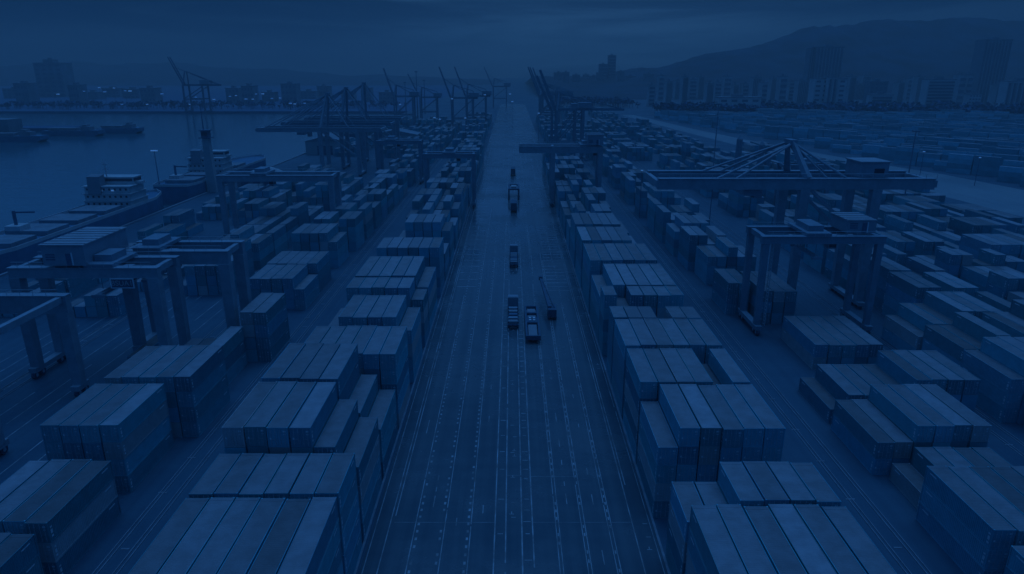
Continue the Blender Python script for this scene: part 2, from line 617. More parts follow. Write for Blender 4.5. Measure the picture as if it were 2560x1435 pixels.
def row(block, r, y, L, edge, sign, tiers, shades=None):
    """one bay of a block: columns counted outwards from `edge` in direction `sign`"""
    for c, n in enumerate(tiers):
        x = edge + sign * c * PX if sign > 0 else edge - (c + 1) * PX + (PX - CW)
        jy = rng.uniform(-.22, .22)
        for t in range(n):
            put(x + rng.uniform(-.03, .03), y + jy + rng.uniform(-.05, .05), t * CH, L - .05, block, r, c, n - 1 - t, t == n - 1, len(tiers),
                SHADES[shades[c]] if shades and t == n - 1 else None)


RA, LA, LB, RB, RC, LC, XX = ('right inner block', 'left inner block', 'left outer block', 'right outer block', 'far right block',
                              'far left rows', 'rest')
ra = [(47.1, 12.2, [5] * 6, [1, 1, 2, 0, 2, 1]), (60.0, 7.3, [4, 4, 5, 5, 5, 5], [2, 1, 1, 2, 1, 2]), (74.7, 12.4, [4, 5, 5, 5, 5, 5], [2, 1, 0, 2, 1, 1]),
      (88.0, 12.2, [5, 5, 5, 5, 4, 5], [1, 2, 1, 1, 3, 1]), (101.6, 12.2, [5] * 6, [1, 1, 2, 1, 2, 2]), (114.3, 6.06, [5, 5, 5, 4, 5, 5], [1, 2, 2, 2, 2, 2]),
      (126.9, 6.06, [5, 4, 5, 5, 5, 5], [2, 2, 1, 1, 1, 2]), (133.6, 16.15, [4, 5, 5, 5, 5, 5], [2, 0, 0, 1, 0, 1]), (152.8, 16.15, [5] * 6, [2, 2, 1, 2, 2, 1]),
      (172.4, 16.15, [5, 5, 5, 5, 5, 4], None), (191.7, 16.15, [5, 5, 5, 5, 5, 4], None)]
for i, (y, L, t, s) in enumerate(ra):
    row(RA, i, y, L, 18.15, 1, t, s)
y, i = 211.0, len(ra)
while y < 404:
    if not (283 < y + 12 and y < 304 and False):
        row(RA, i, y, 12.2, 18.15, 1, [rng.choice((5, 5, 5, 4, 5, 3)) for _ in range(6)])
        i += 1
    y += rng.choice((13.6, 14.2, 19))
la = [(48.2, 12.4, [5] * 6, [1, 3, 2, 1, 1, 2]), (61.3, 7.9, [5] * 6, [2, 1, 1, 1, 2, 2]), (70.4, 12.2, [4, 5, 6, 6, 6, 6], [2, 2, 0, 2, 1, 2]),
      (83.6, 12.4, [3, 4, 6, 6, 6, 6], [2, 1, 1, 2, 2, 2]), (98.0, 12.2, [5] * 6, [1, 1, 2, 1, 1, 2]), (114.5, 12.6, [4, 5, 5, 5, 5, 4], [2, 1, 1, 1, 2, 2]),
      (131.8, 7.3, [4, 5, 5, 5, 5, 5], [2, 0, 1, 1, 1, 2]), (140.2, 16.15, [4, 5, 5, 5, 5, 5], [2, 0, 1, 0, 1, 1]), (164.5, 11.0, [5] * 6, [2, 1, 1, 0, 0, 1]),
      (178.0, 12.2, [3, 3, 2, 3, 3, 2], None), (194.4, 12.2, [4, 5, 5, 5, 5, 3], None)]
for i, (y, L, t, s) in enumerate(la):
    row(LA, i, y, L, -18.1, -1, t, s)
y, i = 213.5, len(la)
while y < 440:
    row(LA, i, y, 12.2, -18.1, -1, [rng.choice((5, 5, 5, 4, 4, 3)) for _ in range(6)])
    i += 1
    y += rng.choice((13.4, 14.2, 18))
lb = [(49.0, 12.6, -51.0, [3, 3, 2, 3], [3, 2, 1, 1]), (63.5, 12.6, -50.9, [3, 3, 3, 3], [3, 3, 1, 0]), (80.3, 12.6, -52.0, [4, 4, 4, 4], [0, 2, 2, 2]),
      (95.0, 12.6, -49.2, [4, 4, 4, 4, 4], [0, 2, 1, 1, 2]), (111.5, 12.2, -52.0, [3, 2, 2, 2], [0, 3, 3, 2]), (124.3, 12.2, -47.6, [4, 4], [1, 1]),
      (155.0, 12.6, -49.6, [2, 3, 3, 3, 3], [1, 2, 1, 1, 1]), (168.4, 12.6, -50.0, [3, 3, 3, 3, 3], [2, 1, 1, 1, 1]), (191.5, 13.0, -50.5, [3, 4, 4, 4, 4], [2, 1, 1, 2, 1]),
      (211.0, 12.2, -49.5, [4, 4, 3, 4, 4], None), (227.0, 12.2, -49.5, [4, 3, 4, 4, 2], None)]
for i, (y, L, e, t, s) in enumerate(lb):
    row(LB, i, y, L, e, -1, t, s)
y, i = 243.0, len(lb)
while y < 470:
    row(LB, i, y, 12.2, -49.5, -1, [rng.choice((4, 4, 3, 2, 3)) for _ in range(5)])
    i += 1
    y += rng.choice((13.4, 14.5, 24))
rb = [(47.0, 12.6, 52.0, [3, 3, 3, 3, 3], None), (61.9, 12.6, 51.9, [3, 3, 3, 3, 3, 3], [2, 1, 3, 3, 2, 3]), (76.0, 7.6, 53.2, [1, 2, 2, 2, 2, 1], [3, 2, 1, 3, 2, 2]), (84.8, 13.2, 51.3, [2, 2, 3, 3, 3, 3], [3, 1, 2, 2, 0, 2]),
      (99.5, 12.2, 51.6, [1, 2, 2, 2, 2, 3, 3, 3, 3], [3, 1, 2, 2, 3, 3, 2, 1, 2]), (120.5, 16.15, 57.8, [2, 2, 2, 2, 2], [2, 2, 2, 2, 1]), (151.6, 12.2, 50.4, [3, 3], [1, 2]), (145.5, 16.15, 56.2, [3, 3, 3], [2, 1, 1]),
      (175.0, 12.2, 52.0, [3, 3, 4, 3, 3], None), (189.0, 12.2, 50.5, [4, 4, 3, 4, 3], [0, 1, 0, 1, 1]), (205.0, 12.2, 50.0, [3, 4, 4, 4, 3], None)]
for i, (y, L, e, t, s) in enumerate(rb):
    row(RB, i, y, L, e, 1, t, s)
y, i = 222.0, len(rb)
while y < 470:
    row(RB, i, y, 12.2, 50.0, 1, [rng.choice((4, 3, 3, 2, 4)) for _ in range(6)])
    i += 1
    y += rng.choice((13.6, 14.5, 27))
rc = [(60.0, 12.2, 82.5, [3, 3, 2, 3]), (73.0, 12.2, 82.5, [3, 2, 3, 3, 3]), (86.0, 12.2, 82.5, [2, 2, 3, 4, 4, 4]), (99.6, 12.2, 80.0, [3, 4, 4, 4, 4, 4]), (112.3, 12.2, 80.4, [3, 3, 4, 3, 4, 4, 5, 4]),
      (124.8, 12.6, 79.7, [2, 3, 3, 4, 4, 4, 3, 4]), (140.0, 12.2, 87.5, [4, 4, 3, 4, 4]), (153.5, 12.2, 88.5, [4, 4, 3, 3, 4]), (168.0, 16.15, 87.6, [3, 4, 4, 3, 4]), (186.0, 12.2, 87.6, [4, 4, 3, 4, 3])]
for i, (y, L, e, t) in enumerate(rc):
    row(RC, i, y, L, e, 1, t)


def fill(block, x, n, y0, y1, base, skip=.15, r0=20):
    y, r = y0, r0
    while y < y1:
        L = rng.choice((12.2, 12.2, 12.2, 6.06))
        if rng.random() > skip:
            b = max(1, base + rng.choice((-1, 0, 0, 1)))
            row(block, r, y, L, x, 1, [max(1, b + rng.choice((0, 0, 0, -1, -1, 0, -2))) for _ in range(n)])
        r += 1
        y += L + rng.choice((.6, .6, .8, 4.5))


fill(RC, 88, 5, 202, 420, 3)
fill(XX, 105.0, 5, 76, 420, 4, .06)
fill(XX, 121.0, 6, 90, 420, 4, .06)
fill(XX, 139.5, 6, 110, 430, 4, .08)
fill(XX, 158.5, 5, 130, 400, 3, .15)
fill(XX, -85.5, 5, 166, 330, 3, .1)
fill(XX, -104.5, 5, 150, 205, 2, .2)
fill(XX, -104.5, 5, 240, 360, 3, .12)
fill(XX, -121.5, 4, 150, 318, 2, .15)
fill(XX, -62, 5, 480, 700, 3, .25)
fill(XX, 50, 6, 480, 700, 3, .25)
fill(XX, 74, 6, 440, 700, 3, .25)
fill(XX, 98, 6, 440, 900, 3, .25)
fill(XX, 122, 4, 440, 700, 3, .25)
fill(XX, 60, 6, 720, 900, 4, .25)
fill(XX, -40, 7, 455, 760, 4, .2)
fill(XX, 26, 6, 480, 760, 4, .2)
fill(XX, -90, 8, 455, 760, 3, .3)
fill(XX, -118, 6, 460, 760, 3, .3)
row(LC, 0, 121.0, 12.2, -71.5, -1, [1], [3])
row(LC, 1, 104.0, 12.2, -69.0, -1, [1], [3])

# which containers does the photograph show largest?  rays against all the boxes decide who becomes an object
bv, bf, owner = [], [], []
for n, s in enumerate(STACK):
    x0, x1, y0, y1, z0, z1 = s['x'], s['x'] + CW, s['y'], s['y'] + s['L'], s['z'], s['z'] + CH - .02
    o = len(bv)
    bv += [(x0, y0, z0), (x1, y0, z0), (x1, y1, z0), (x0, y1, z0), (x0, y0, z1), (x1, y0, z1), (x1, y1, z1), (x0, y1, z1)]
    for f in ((4, 5, 6, 7), (0, 1, 5, 4), (1, 2, 6, 5), (2, 3, 7, 6), (3, 0, 4, 7)):
        bf.append([o + q for q in f])
        owner.append(n)
tree = BVHTree.FromPolygons(bv, bf)
seen = [0] * len(STACK)
NW, NH = 768, 430
cp, sp = math.cos(PITCH), math.sin(PITCH)
for j in range(NH):
    b = ((j + .5) / NH * 1435 - 717.5) / 1707.0
    for i in range(NW):
        a = ((i + .5) / NW * 2560 - 1280) / 1707.0
        h = tree.ray_cast(Vector((0, 0, CAM_H)), Vector((a, cp - b * sp, -sp - b * cp)), 1500)
        if h[2] is not None:
            seen[owner[h[2]]] += 1
order = sorted(range(len(STACK)), key=lambda n: -seen[n])
CHOSEN = [n for n in order[:300] if seen[n] > 0]
chosen = set(CHOSEN)

_mesh_cache = {}


def container_meshes(L):
    """body, roof, door leaf and rod meshes of a container of length L; door end faces -Y"""
    key = round(L, 2)
    if key in _mesh_cache:
        return _mesh_cache[key]
    W_, H = CW, CH - .03
    b = MB()
    p = .13
    for x in (0, W_ - p):
        for y in (0, L - p):
            b.box(x, x + p, y, y + p, 0, H)
    for x in (0, W_ - .06):
        b.box(x, x + .06, p, L - p, 0, .16)
        b.box(x, x + .06, p, L - p, H - .1, H)
    for y in (0, L - .1):
        b.box(p, W_ - p, y, y + .1, 0, .14)
        b.box(p, W_ - p, y, y + .1, H - .12, H)
    for x in (-.01, W_ - .15):                      # corner castings stand a little proud
        for y in (-.01, L - .15):
            for z in (0, H - .1):
                b.box(x, x + .16, y, y + .16, z, z + .115)
    # corrugated side walls and far end wall
    n = max(8, int((L - 2 * p) / .28))
    st = (L - 2 * p) / n
    for side in (0, 1):
        vs, fs = [], []
        for q in range(n):
            for f_, d in ((0, .045), (.25, .045), (.5, .01), (.75, .01)):
                x = d if side == 0 else W_ - d
                vs += [(x, p + (q + f_) * st, .15), (x, p + (q + f_) * st, H - .09)]
        m_ = len(vs) // 2
        fs = [(2 * a, 2 * a + 2, 2 * a + 3, 2 * a + 1) for a in range(m_ - 1)]
        b.add(vs, fs)
    b.box(p, W_ - p, L - .07, L - .04, .13, H - .11)
    for x in (-.006, W_ + .002):                    # placards at the door-end corners of the long sides
        for z0, dz_ in ((.55, .25), (1.0, .5), (1.7, .2)):
            b.box(x, x + .004, .3, .62, z0, z0 + dz_, 1)
        b.box(x, x + .004, L - 2.2, L - .9, H - .55, H - .38, 1)
    b.box(.05, W_ - .05, .1, L - .1, .08, .12)
    body = b.mesh('body', M_BODY, M_PLATE)
    r = MB()
    vs, fs = [], []
    for q in range(n):
        for f_, d in ((0, .0), (.3, .0), (.5, .022), (.8, .022)):
            vs += [(.05, p * .8 + (q + f_) * st * 1.003, H - .035 + d), (W_ - .05, p * .8 + (q + f_) * st * 1.003, H - .035 + d)]
    m_ = len(vs) // 2
    fs = [(2 * a, 2 * a + 1, 2 * a + 3, 2 * a + 2) for a in range(m_ - 1)]
    r.add(vs, fs)
    r.box(.02, W_ - .02, .02, .5, H - .05, H + .004)   # plain plates over both ends
    r.box(.02, W_ - .02, L - .5, L - .02, H - .05, H + .004)
    roof = r.mesh('roof', M_ROOF)
    doors, rods = [], []
    for sx in (0, 1):
        x0 = p + .005 if sx == 0 else W_ / 2 + .008
        x1 = W_ / 2 - .008 if sx == 0 else W_ - p - .005
        d = MB()
        d.box(x0, x1, .035, .085, .145, H - .125)
        nb = 5
        for q in range(nb):                            # pressed panels
            z0 = .2 + q * (H - .4) / nb
            d.box(x0 + .08, x1 - .08, .018, .036, z0, z0 + (H - .4) / nb * .62)
        if sx:
            d.box(x0 + .62, x0 + .92, .008, .02, H - .62, H - .42, 1)     # number plates
            d.box(x0 + .66, x0 + .9, .008, .02, H - .95, H - .84, 1)
        else:
            d.box(x0 + .12, x0 + .34, .008, .02, H - 1.55, H - 1.3, 1)
        doors.append(d.mesh('door', M_BODY, M_PLATE))
        rr = MB()
        for fx in (.28, .74):
            x = x0 + (x1 - x0) * fx
            rr.tube((x, -.012, .16), (x, -.012, H - .14), .028, 6)
            for z in (.5, H - .6):
                rr.box(x - .07, x + .07, -.02, .02, z, z + .06)
            rr.box(x - .02, x + .34 * (1 if fx < .5 else -1), -.035, -.012, 1.02, 1.07)
        rods.append(rr.mesh('locking_bar', M_RODS))
    s = MB()                                           # compact version for small, distant ones
    s.box(0, W_, 0, L, 0, H - .03)
    for sx in (0, 1):
        for q in range(2):
            x = .25 + sx * 1.2 + q * .5
            s.box(x, x + .09, -.03, 0, .15, H - .15, 0)
    s.box(.06, W_ - .06, .06, L - .06, H - .035, H, 1)
    small = s.mesh('shipping_container', M_BODY, M_ROOF)
    _mesh_cache[key] = (body, roof, doors, rods, small)
    return _mesh_cache[key]


def link(name, me, parent, color=None):
    o = bpy.data.objects.new(name, me)
    COL.objects.link(o)
    o.parent = parent
    if color:
        o.color = (*color, 1)
    return o


for s in STACK:
    s['thing'] = None
for n in CHOSEN:
    s = STACK[n]
    body, roof, doors, rods, small = container_meshes(s['L'])
    tier = 'top' if s['top'] else '%s below the top' % ORD[s['tier'] - 1] if s['tier'] > 1 else 'just under the top'
    if s['block'] == LC:
        lab = 'dark low container alone on the open ground, %s the portal crane at left' % ('under' if s['row'] == 0 else 'in front of')
    else:
        rr_ = 'nearest row' if s['row'] == 0 else ORD[s['row']] + ' row back'
        what = s['w'] + ' roofed container, top tier' if s['top'] else 'container ' + tier
        lab = '%s, %s from the road, %s, %s' % (what, ORD[s['col']], rr_, s['block'])
    grp = 'containers in the ' + s['block']
    loc = (s['x'], s['y'], s['z'])
    if seen[n] < 16:
        o = link('shipping_container', small, None, s['side'])
        o.location = loc
        tag(o, lab, 'container', grp)
        continue
    t = thing('shipping_container', lab, 'container', loc, 0, grp)
    link('body', body, t, s['side'])
    link('roof', roof, t, s['roof'])
    for q in (0, 1):
        d = link('door', doors[q], t, tuple(c * .95 for c in s['side']))
        if seen[n] > 60:
            link('locking_bar', rods[q], d)

# all the others: one mass
g = MB()
for n, s in enumerate(STACK):
    if n in chosen:
        continue
    x, y, z, L = s['x'], s['y'], s['z'], s['L']
    g.box(x, x + CW, y, y + L, z, z + CH - .04, 0, s['side'], s['roof'])
# the rail-side yard beyond the pale service road, its rows turned to the road
ca, sa = math.cos(R(-50)), math.sin(R(-50))
rf = random.Random(3)
for i in range(-8, 72):
    u = -520.0
    hgt, left_ = 2, 0
    while u < 520:
        L = 12.2
        x, y = 262 + (i * 8.2 + (i % 2) * -2.6) * -sa + u * ca, 240 + (i * 8.2 + (i % 2) * -2.6) * ca + u * sa
        u += L + rf.choice((.6, .6, .6, 9))
        lim = 274 - max(0, y - 180) * .16
        if x < lim or y < 150 or y > 900 or x > y * 1.1 + 80 or rf.random() < .08:
            continue
        left_ -= 1
        if left_ <= 0:
            hgt, left_ = rf.choice((1, 2, 3, 3, 4)), rf.randint(3, 9)
        nt_ = max(1, hgt - (rf.random() < .15))
        for t in range(nt_):
            kf = rf.choice((.16, .24, .3, .4)) if t == nt_ - 1 else .2
            ks = rf.choice((.32, .36, .4, .46, .55))
            sc, rc_ = (ks * .3, ks * .95, ks * 1.2), (kf * .74, kf * .88, kf * 1.07)  # blue shade tone put into the sides, greyer lit tone into roofs
            P4 = [(0, 0), (L, 0), (L, 2.44), (0, 2.44)]
            base = [(x + a * ca - b * sa, y + a * sa + b * ca) for a, b in P4]
            z0, z1 = t * CH, t * CH + CH - .04
            vs = [(p[0], p[1], z0) for p in base] + [(p[0], p[1], z1) for p in base]
            g.add(vs, [(4, 5, 6, 7)], 0, rc_)
            g.add(vs, [(0, 1, 5, 4), (1, 2, 6, 5), (2, 3, 7, 6), (3, 0, 4, 7)], 0, sc)
o = g.build('distant_containers', M_FAR)
tag(o, 'mass of further stacked containers filling the yard behind and between the nearer blocks', 'containers', kind='stuff')

# ------------------------------------------------------------------ cranes


def portal_crane(label, x, y, span, h, wb, gdep=1.7, house=None, paint=None, leg_w=1.5, trolley=.45, sign=False, over=0.0, lad=0, cab=True):
    """rubber-tyred / rail portal crane: legs at local x = 0 and span, y = 0 and wb; girders along X"""
    paint = paint or M_CRANE
    t = thing('gantry_crane', label, 'gantry crane', (x, y, 0), 0, 'gantry cranes over the container blocks')
    top = h
    for yy in (0, wb):
        m = MB()
        m.box(-1.0 - over, span + 1.0, yy - .65, yy + .65, top - gdep, top)
        m.box(-1.1 - over, span + 1.1, yy - .85, yy + .85, top, top + .12)
        m.box(-1.0 - over, span + 1.0, yy - .78, yy + .78, top - gdep - .1, top - gdep)
        gd = m.build('girder', paint, parent=t)
        rl = MB()
        for k in range(int((span + over) / 2.2)):
            xx = -over + 1 + k * 2.2
            rl.tube((xx, yy - .8, top + .12), (xx, yy - .8, top + 1.2), .04, 5)
        rl.tube((-over, yy - .8, top + 1.2), (span, yy - .8, top + 1.2), .05, 5)
        rl.tube((-over, yy - .8, top + .7), (span, yy - .8, top + .7), .035, 5)
        rl.build('handrail', M_RODS, parent=gd)
    for xx in (0, span):
        for yy in (0, wb):
            m = MB()
            m.bar((xx, yy, 1.9), (xx, yy, top - gdep - .1), leg_w * .85, leg_w * .8, leg_w, leg_w)
            m.build('leg', paint, parent=t)
        m = MB()
        for a_, b_ in ((-1.6, wb + 1.6),) if wb < 15 else ((-1.6, 1.6), (wb - 1.6, wb + 1.6)):
            m.box(xx - .7, xx + .7, a_, b_, 1.3, 1.9 + .3)
        m.build('sill_beam', paint, parent=t)
        m = MB()
        m.box(xx - .45, xx + .45, .66, wb - .66, top - 1.2, top - .1)
        m.build('end_tie', paint, parent=t)
        for yy in (-1.0, .8, wb - .8, wb + 1.0):
            m = MB()
            m.tube((xx - .35, yy, .72), (xx + .35, yy, .72), .72, 14)
            w = m.build('wheel', M_RUBBER, parent=t)
            m = MB()
            m.tube((xx - .37, yy, .72), (xx + .37, yy, .72), .34, 10)
            m.build('rim', M_RODS, parent=w)
    if lad:
        m = MB()
        xx = 1.6
        for yy in (-.5, .5):
            m.tube((xx, yy, 2), (xx, yy, top - gdep), .09, 5)
        for k in range(int((top - gdep - 2) / .8)):
            m.box(xx - .06, xx + .06, -.5, .5, 2.2 + k * .8, 2.28 + k * .8)
        m.build('ladder', M_RODS, parent=t)
    # trolley with hoist ropes and spreader
    tx = span * trolley
    m = MB()
    m.box(tx - 2.6, tx + 2.6, -.7, wb + .7, top + .14, top + .8)
    m.box(tx - 1.6, tx + 1.6, 1.2, wb - 1.2, top + .8, top + 2.0)
    m.build('trolley', M_CRANE_D, parent=t)
    sz = top - gdep - 3.2
    m = MB()
    for a in (-1.0, 1.0):
        for b in (wb / 2 - 2.4, wb / 2 + 2.4):
            m.tube((tx + a, b, top + .1), (tx + a, b, sz + .5), .05, 5)
    m.build('hoist_rope', M_STEEL, parent=t)
    m = MB()
    m.box(tx - .5, tx + .5, wb / 2 - 5.8, wb / 2 + 5.8, sz, sz + .5)
    for b in (wb / 2 - 5.9, wb / 2 + 5.6):
        m.box(tx - 1.2, tx + 1.2, b, b + .35, sz - .1, sz + .4)
    m.build('spreader', M_CRANE_D, parent=t)
    if cab:
        m = MB()
        cx_ = tx + 2.9
        m.box(cx_, cx_ + 1.7, .75, 3.0, top - gdep - 1.5, top - .2)
        cb = m.build('cab', M_HOUSE, parent=t)
        m = MB()
        m.box(cx_ + .12, cx_ + 1.58, .70, .76, top - gdep - 1.2, top - gdep + .2)
        m.box(cx_ + 1.69, cx_ + 1.74, .95, 2.8, top - gdep - 1.2, top - gdep + .2)
        m.build('window', M_GLASS, parent=cb)
    if house:
        x0, x1, y0, y1, z0, z1 = house
        m = MB()
        m.box(x0, x1, y0, y1, z0, z1)
        hs = m.build('machinery_house', M_HOUSE, parent=t)
        m = MB()
        m.box(x0 - .2, x1 + .2, y0 - .25, y1 + .2, z1, z1 + .18)
        for k in range(int((y1 - y0) / 1.9)):
            m.box(x0 - .2, x1 + .2, y0 + .5 + k * 1.9, y0 + .62 + k * 1.9, z1 + .18, z1 + .3)
        m.build('roof', mat('house_roof', (0.25, 0.31, 0.37), .5, .1, .4), parent=hs)
        m = MB()
        xd = x0 + (x1 - x0) * .55
        m.box(xd, xd + 1.0, y0 - .06, y0 - .002, z0 + .1, z0 + 2.2, 1)
        m.box(xd + 1.0, xd + 1.25, y0 - .1, y0 - .002, z0 + .1, z0 + 2.4, 0)
        m.build('door', M_PLATE, M_STEEL, parent=hs)
        m = MB()
        for k in range(3):
            m.box(x0 + .6, x0 + 2.2, y0 - .05, y0 - .002, z0 + 1.0 + k * .45, z0 + 1.25 + k * .45)
        m.build('vent', M_STEEL, parent=hs)
    if sign:
        xs = span * .78
        m = MB()
        m.box(xs - 2.1, xs + 2.1, -1.05, -.86, top - gdep - 1.9, top - gdep - .05, 0)
        m.box(xs - 1.9, xs + 1.9, -1.07, -1.05, top - gdep - 1.72, top - gdep - .22, 1)
        sg = m.build('sign_board', M_PLATE, M_CRANE_F, parent=t)
        fc = bpy.data.curves.new('lettering', 'FONT')
        fc.body = 'BSUA1'
        fc.size = 1.35
        fc.align_x = 'CENTER'
        fc.align_y = 'CENTER'
        fc.extrude = .01
        to = bpy.data.objects.new('tmp', fc)
        COL.objects.link(to)
        dg = bpy.context.evaluated_depsgraph_get()
        me = bpy.data.meshes.new_from_object(to.evaluated_get(dg))
        bpy.data.objects.remove(to)
        me.materials.clear()
        me.materials.append(M_CONC)
        lo = link('lettering', me, sg)
        lo.location = (xs, -1.09, top - gdep - .97)
        lo.rotation_euler = (math.pi / 2, 0, 0)
    return t


portal_crane('pale portal crane at left carrying a long light roofed machinery house and a framed sign', -89, 117.6, 24.7, 21.3, 7.2,
             house=(6.0, 13.5, -1.0, 13.0, 21.9, 25.6), sign=True, trolley=.62, leg_w=1.9)
portal_crane('plain pale portal crane just behind the crane with the framed sign', -75.3, 128.2, 19.4, 21.6, 7.5, trolley=.25, leg_w=2.1, gdep=2.4)
portal_crane('portal crane whose deep side girder and single leg enter at the left edge', -101.5, 89.5, 25.0, 18.6, 20.5, gdep=3.0, trolley=.45, leg_w=1.9)
portal_crane('dark portal crane with laddered legs and a striped roofed machinery house at right', 53.3, 139.5, 23.9, 21.8, 9.2, paint=M_CRANE_D,
             house=(17.2, 23.0, 1.2, 9.0, 22.2, 24.9), trolley=.45, leg_w=1.35, gdep=1.4, lad=1)
portal_crane('mid distance portal crane reaching out over the right lanes of the road', 16.95, 285.9, 19.6, 25.0, 8.0, gdep=2.6, over=13.0, trolley=.7, leg_w=1.9,
             house=(14, 20.5, -1.5, 9, 25.6, 29.6))
portal_crane('portal crane behind the left blocks in front of the moored ships', -96.5, 226.0, 36.5, 21.8, 8.5, gdep=1.8, trolley=.35, leg_w=1.7)
portal_crane('small dark portal crane spanning the far left inner block', -35.6, 283.0, 19.6, 22.2, 7.5, gdep=1.6, paint=M_CRANE_D, trolley=.5, leg_w=1.3)
portal_crane('dim portal crane on the far left rows beside the cable stayed cranes', -66.5, 345.0, 20.5, 21.5, 7.5, gdep=1.6, paint=M_CRANE_D, trolley=.3, leg_w=1.3)
portal_crane('dim portal crane standing between the right service road and the stayed bridge crane', 104.6, 262.0, 16.6, 20.5, 7.0, gdep=1.6, paint=M_CRANE_D, trolley=.5, leg_w=1.4)


def stayed_crane(label, x, y, z, x0, x1, legs, wb, apex, stays, house=None, paint=None, gd=2.4, brace=True, group='cable stayed bridge cranes'):
    """bridge crane hung from an A-frame; all x local, girder from x0 to x1 at height z, legs at the given x"""
    paint = paint or M_CRANE
    t = thing('bridge_crane', label, 'bridge crane', (x, y, 0), 0, group)
    ax, az = apex
    for yy in (0, wb):
        m = MB()
        m.box(x0, x1, yy - .7, yy + .7, z - gd, z)
        m.box(x0, x1, yy - .95, yy + .95, z, z + .15)
        m.build('girder', paint, parent=t)
        m = MB()
        m.bar((ax - .1, wb / 2 + (yy - wb / 2) * .25, az), (legs[0] + .6, yy, z), .9, .9, 1.5, 1.3)
        m.build('mast_leg', paint, parent=t)
        for s in stays:
            m = MB()
            m.tube((ax, wb / 2 + (yy - wb / 2) * .25, az - .2), (s, yy, z), .28 if abs(s - ax) > 8 else .2, 7)
            m.build('stay', paint, parent=t)
        for lx in legs:
            m = MB()
            m.bar((lx, yy, 1.6), (lx, yy, z - gd), 1.7, 1.5, 2.2, 1.9)
            m.build('leg', paint, parent=t)
        if brace:
            m = MB()
            m.bar((legs[0] + 1.4, yy, z - gd), (legs[0] + (legs[-1] - legs[0]) * .9, yy, z - gd - 12), .7)
            m.build('brace', paint, parent=t)
    m = MB()
    m.box(ax - .8, ax + .8, wb / 2 - wb * .16, wb / 2 + wb * .16, az - .5, az + .5)
    m.build('mast_head', M_CRANE_D, parent=t)
    for lx in legs:
        m = MB()
        m.box(lx - .8, lx + .8, -2, wb + 2, .9, 1.7)
        m.build('sill_beam', paint, parent=t)
        for yy in (-1.2, .9, wb - .9, wb + 1.2):
            m = MB()
            m.tube((lx - .3, yy, .5), (lx + .3, yy, .5), .5, 10)
            m.build('wheel', M_STEEL, parent=t)
    for xx in (x0, x1):
        m = MB()
        m.box(xx - .5, xx + .5, -.72, wb + .72, z - gd * .8, z - .3)
        m.build('end_tie', paint, parent=t)
    m = MB()
    n = int((x1 - x0) / 2.4)
    for k in range(n + 1):
        xx = x0 + (x1 - x0) * k / n
        m.tube((xx, -1.0, z + .15), (xx, -1.0, z + 1.25), .05, 5)
    m.tube((x0, -1.0, z + 1.25), (x1, -1.0, z + 1.25), .06, 5)
    m.build('handrail', M_RODS, parent=t)
    m = MB()
    xt = x0 + (x1 - x0) * .35
    m.box(xt - 2, xt + 2, .3, wb - .3, z - gd - 1.6, z - gd - .2)
    tr = m.build('trolley', M_CRANE_D, parent=t)
    m = MB()
    m.box(xt + 2.05, xt + 4, wb / 2 - 1.2, wb / 2 + 1.2, z - gd - 3.0, z - gd - .3)
    m.build('cab', M_HOUSE, parent=tr)
    if house:
        a, b, hh = house
        m = MB()
        m.box(a, b, 0.5, wb * .62, z + .2, z + hh)
        hs = m.build('machinery_house', M_HOUSE, parent=t)
        m = MB()
        m.box(a - .25, b + .25, .25, wb * .62 + .25, z + hh, z + hh + .25)
        m.build('roof', mat('house_roof', (0.25, 0.31, 0.37), .5, .1, .4), parent=hs)
        m = MB()
        m.box(a + (b - a) * .5, a + (b - a) * .85, .44, .5, z + hh * .3, z + hh * .62)
        m.build('window', M_GLASS, parent=hs)
    return t


stayed_crane('large pale bridge crane with a peaked mast, long boom and rear house at right', 0, 157, 31.2, 33.5, 97, [67.4, 84.0], 12.5, (65.5, 39.0), [47, 51.5, 72.5, 77],
             house=(80.0, 86.5, 3.6))
for i, (xx, yy, lab) in enumerate(((0, 372, 'left outermost of the three stayed cranes by the ships, its boom reaching over the water'),
                                   (4.5, 400, 'middle one of the three stayed cranes standing together by the ships'),
                                   (10.5, 426, 'rearmost and tallest of the three stayed cranes by the ships'))):
    stayed_crane(lab, xx, yy, 25.5 + i, -136, -70 - i * 4, [-102.5, -82.5], 14, (-98.5 - i, 43 + i * 2.2), [-132, -124, -87], paint=M_CRANE if i != 1 else M_CRANE_D, gd=2.0)


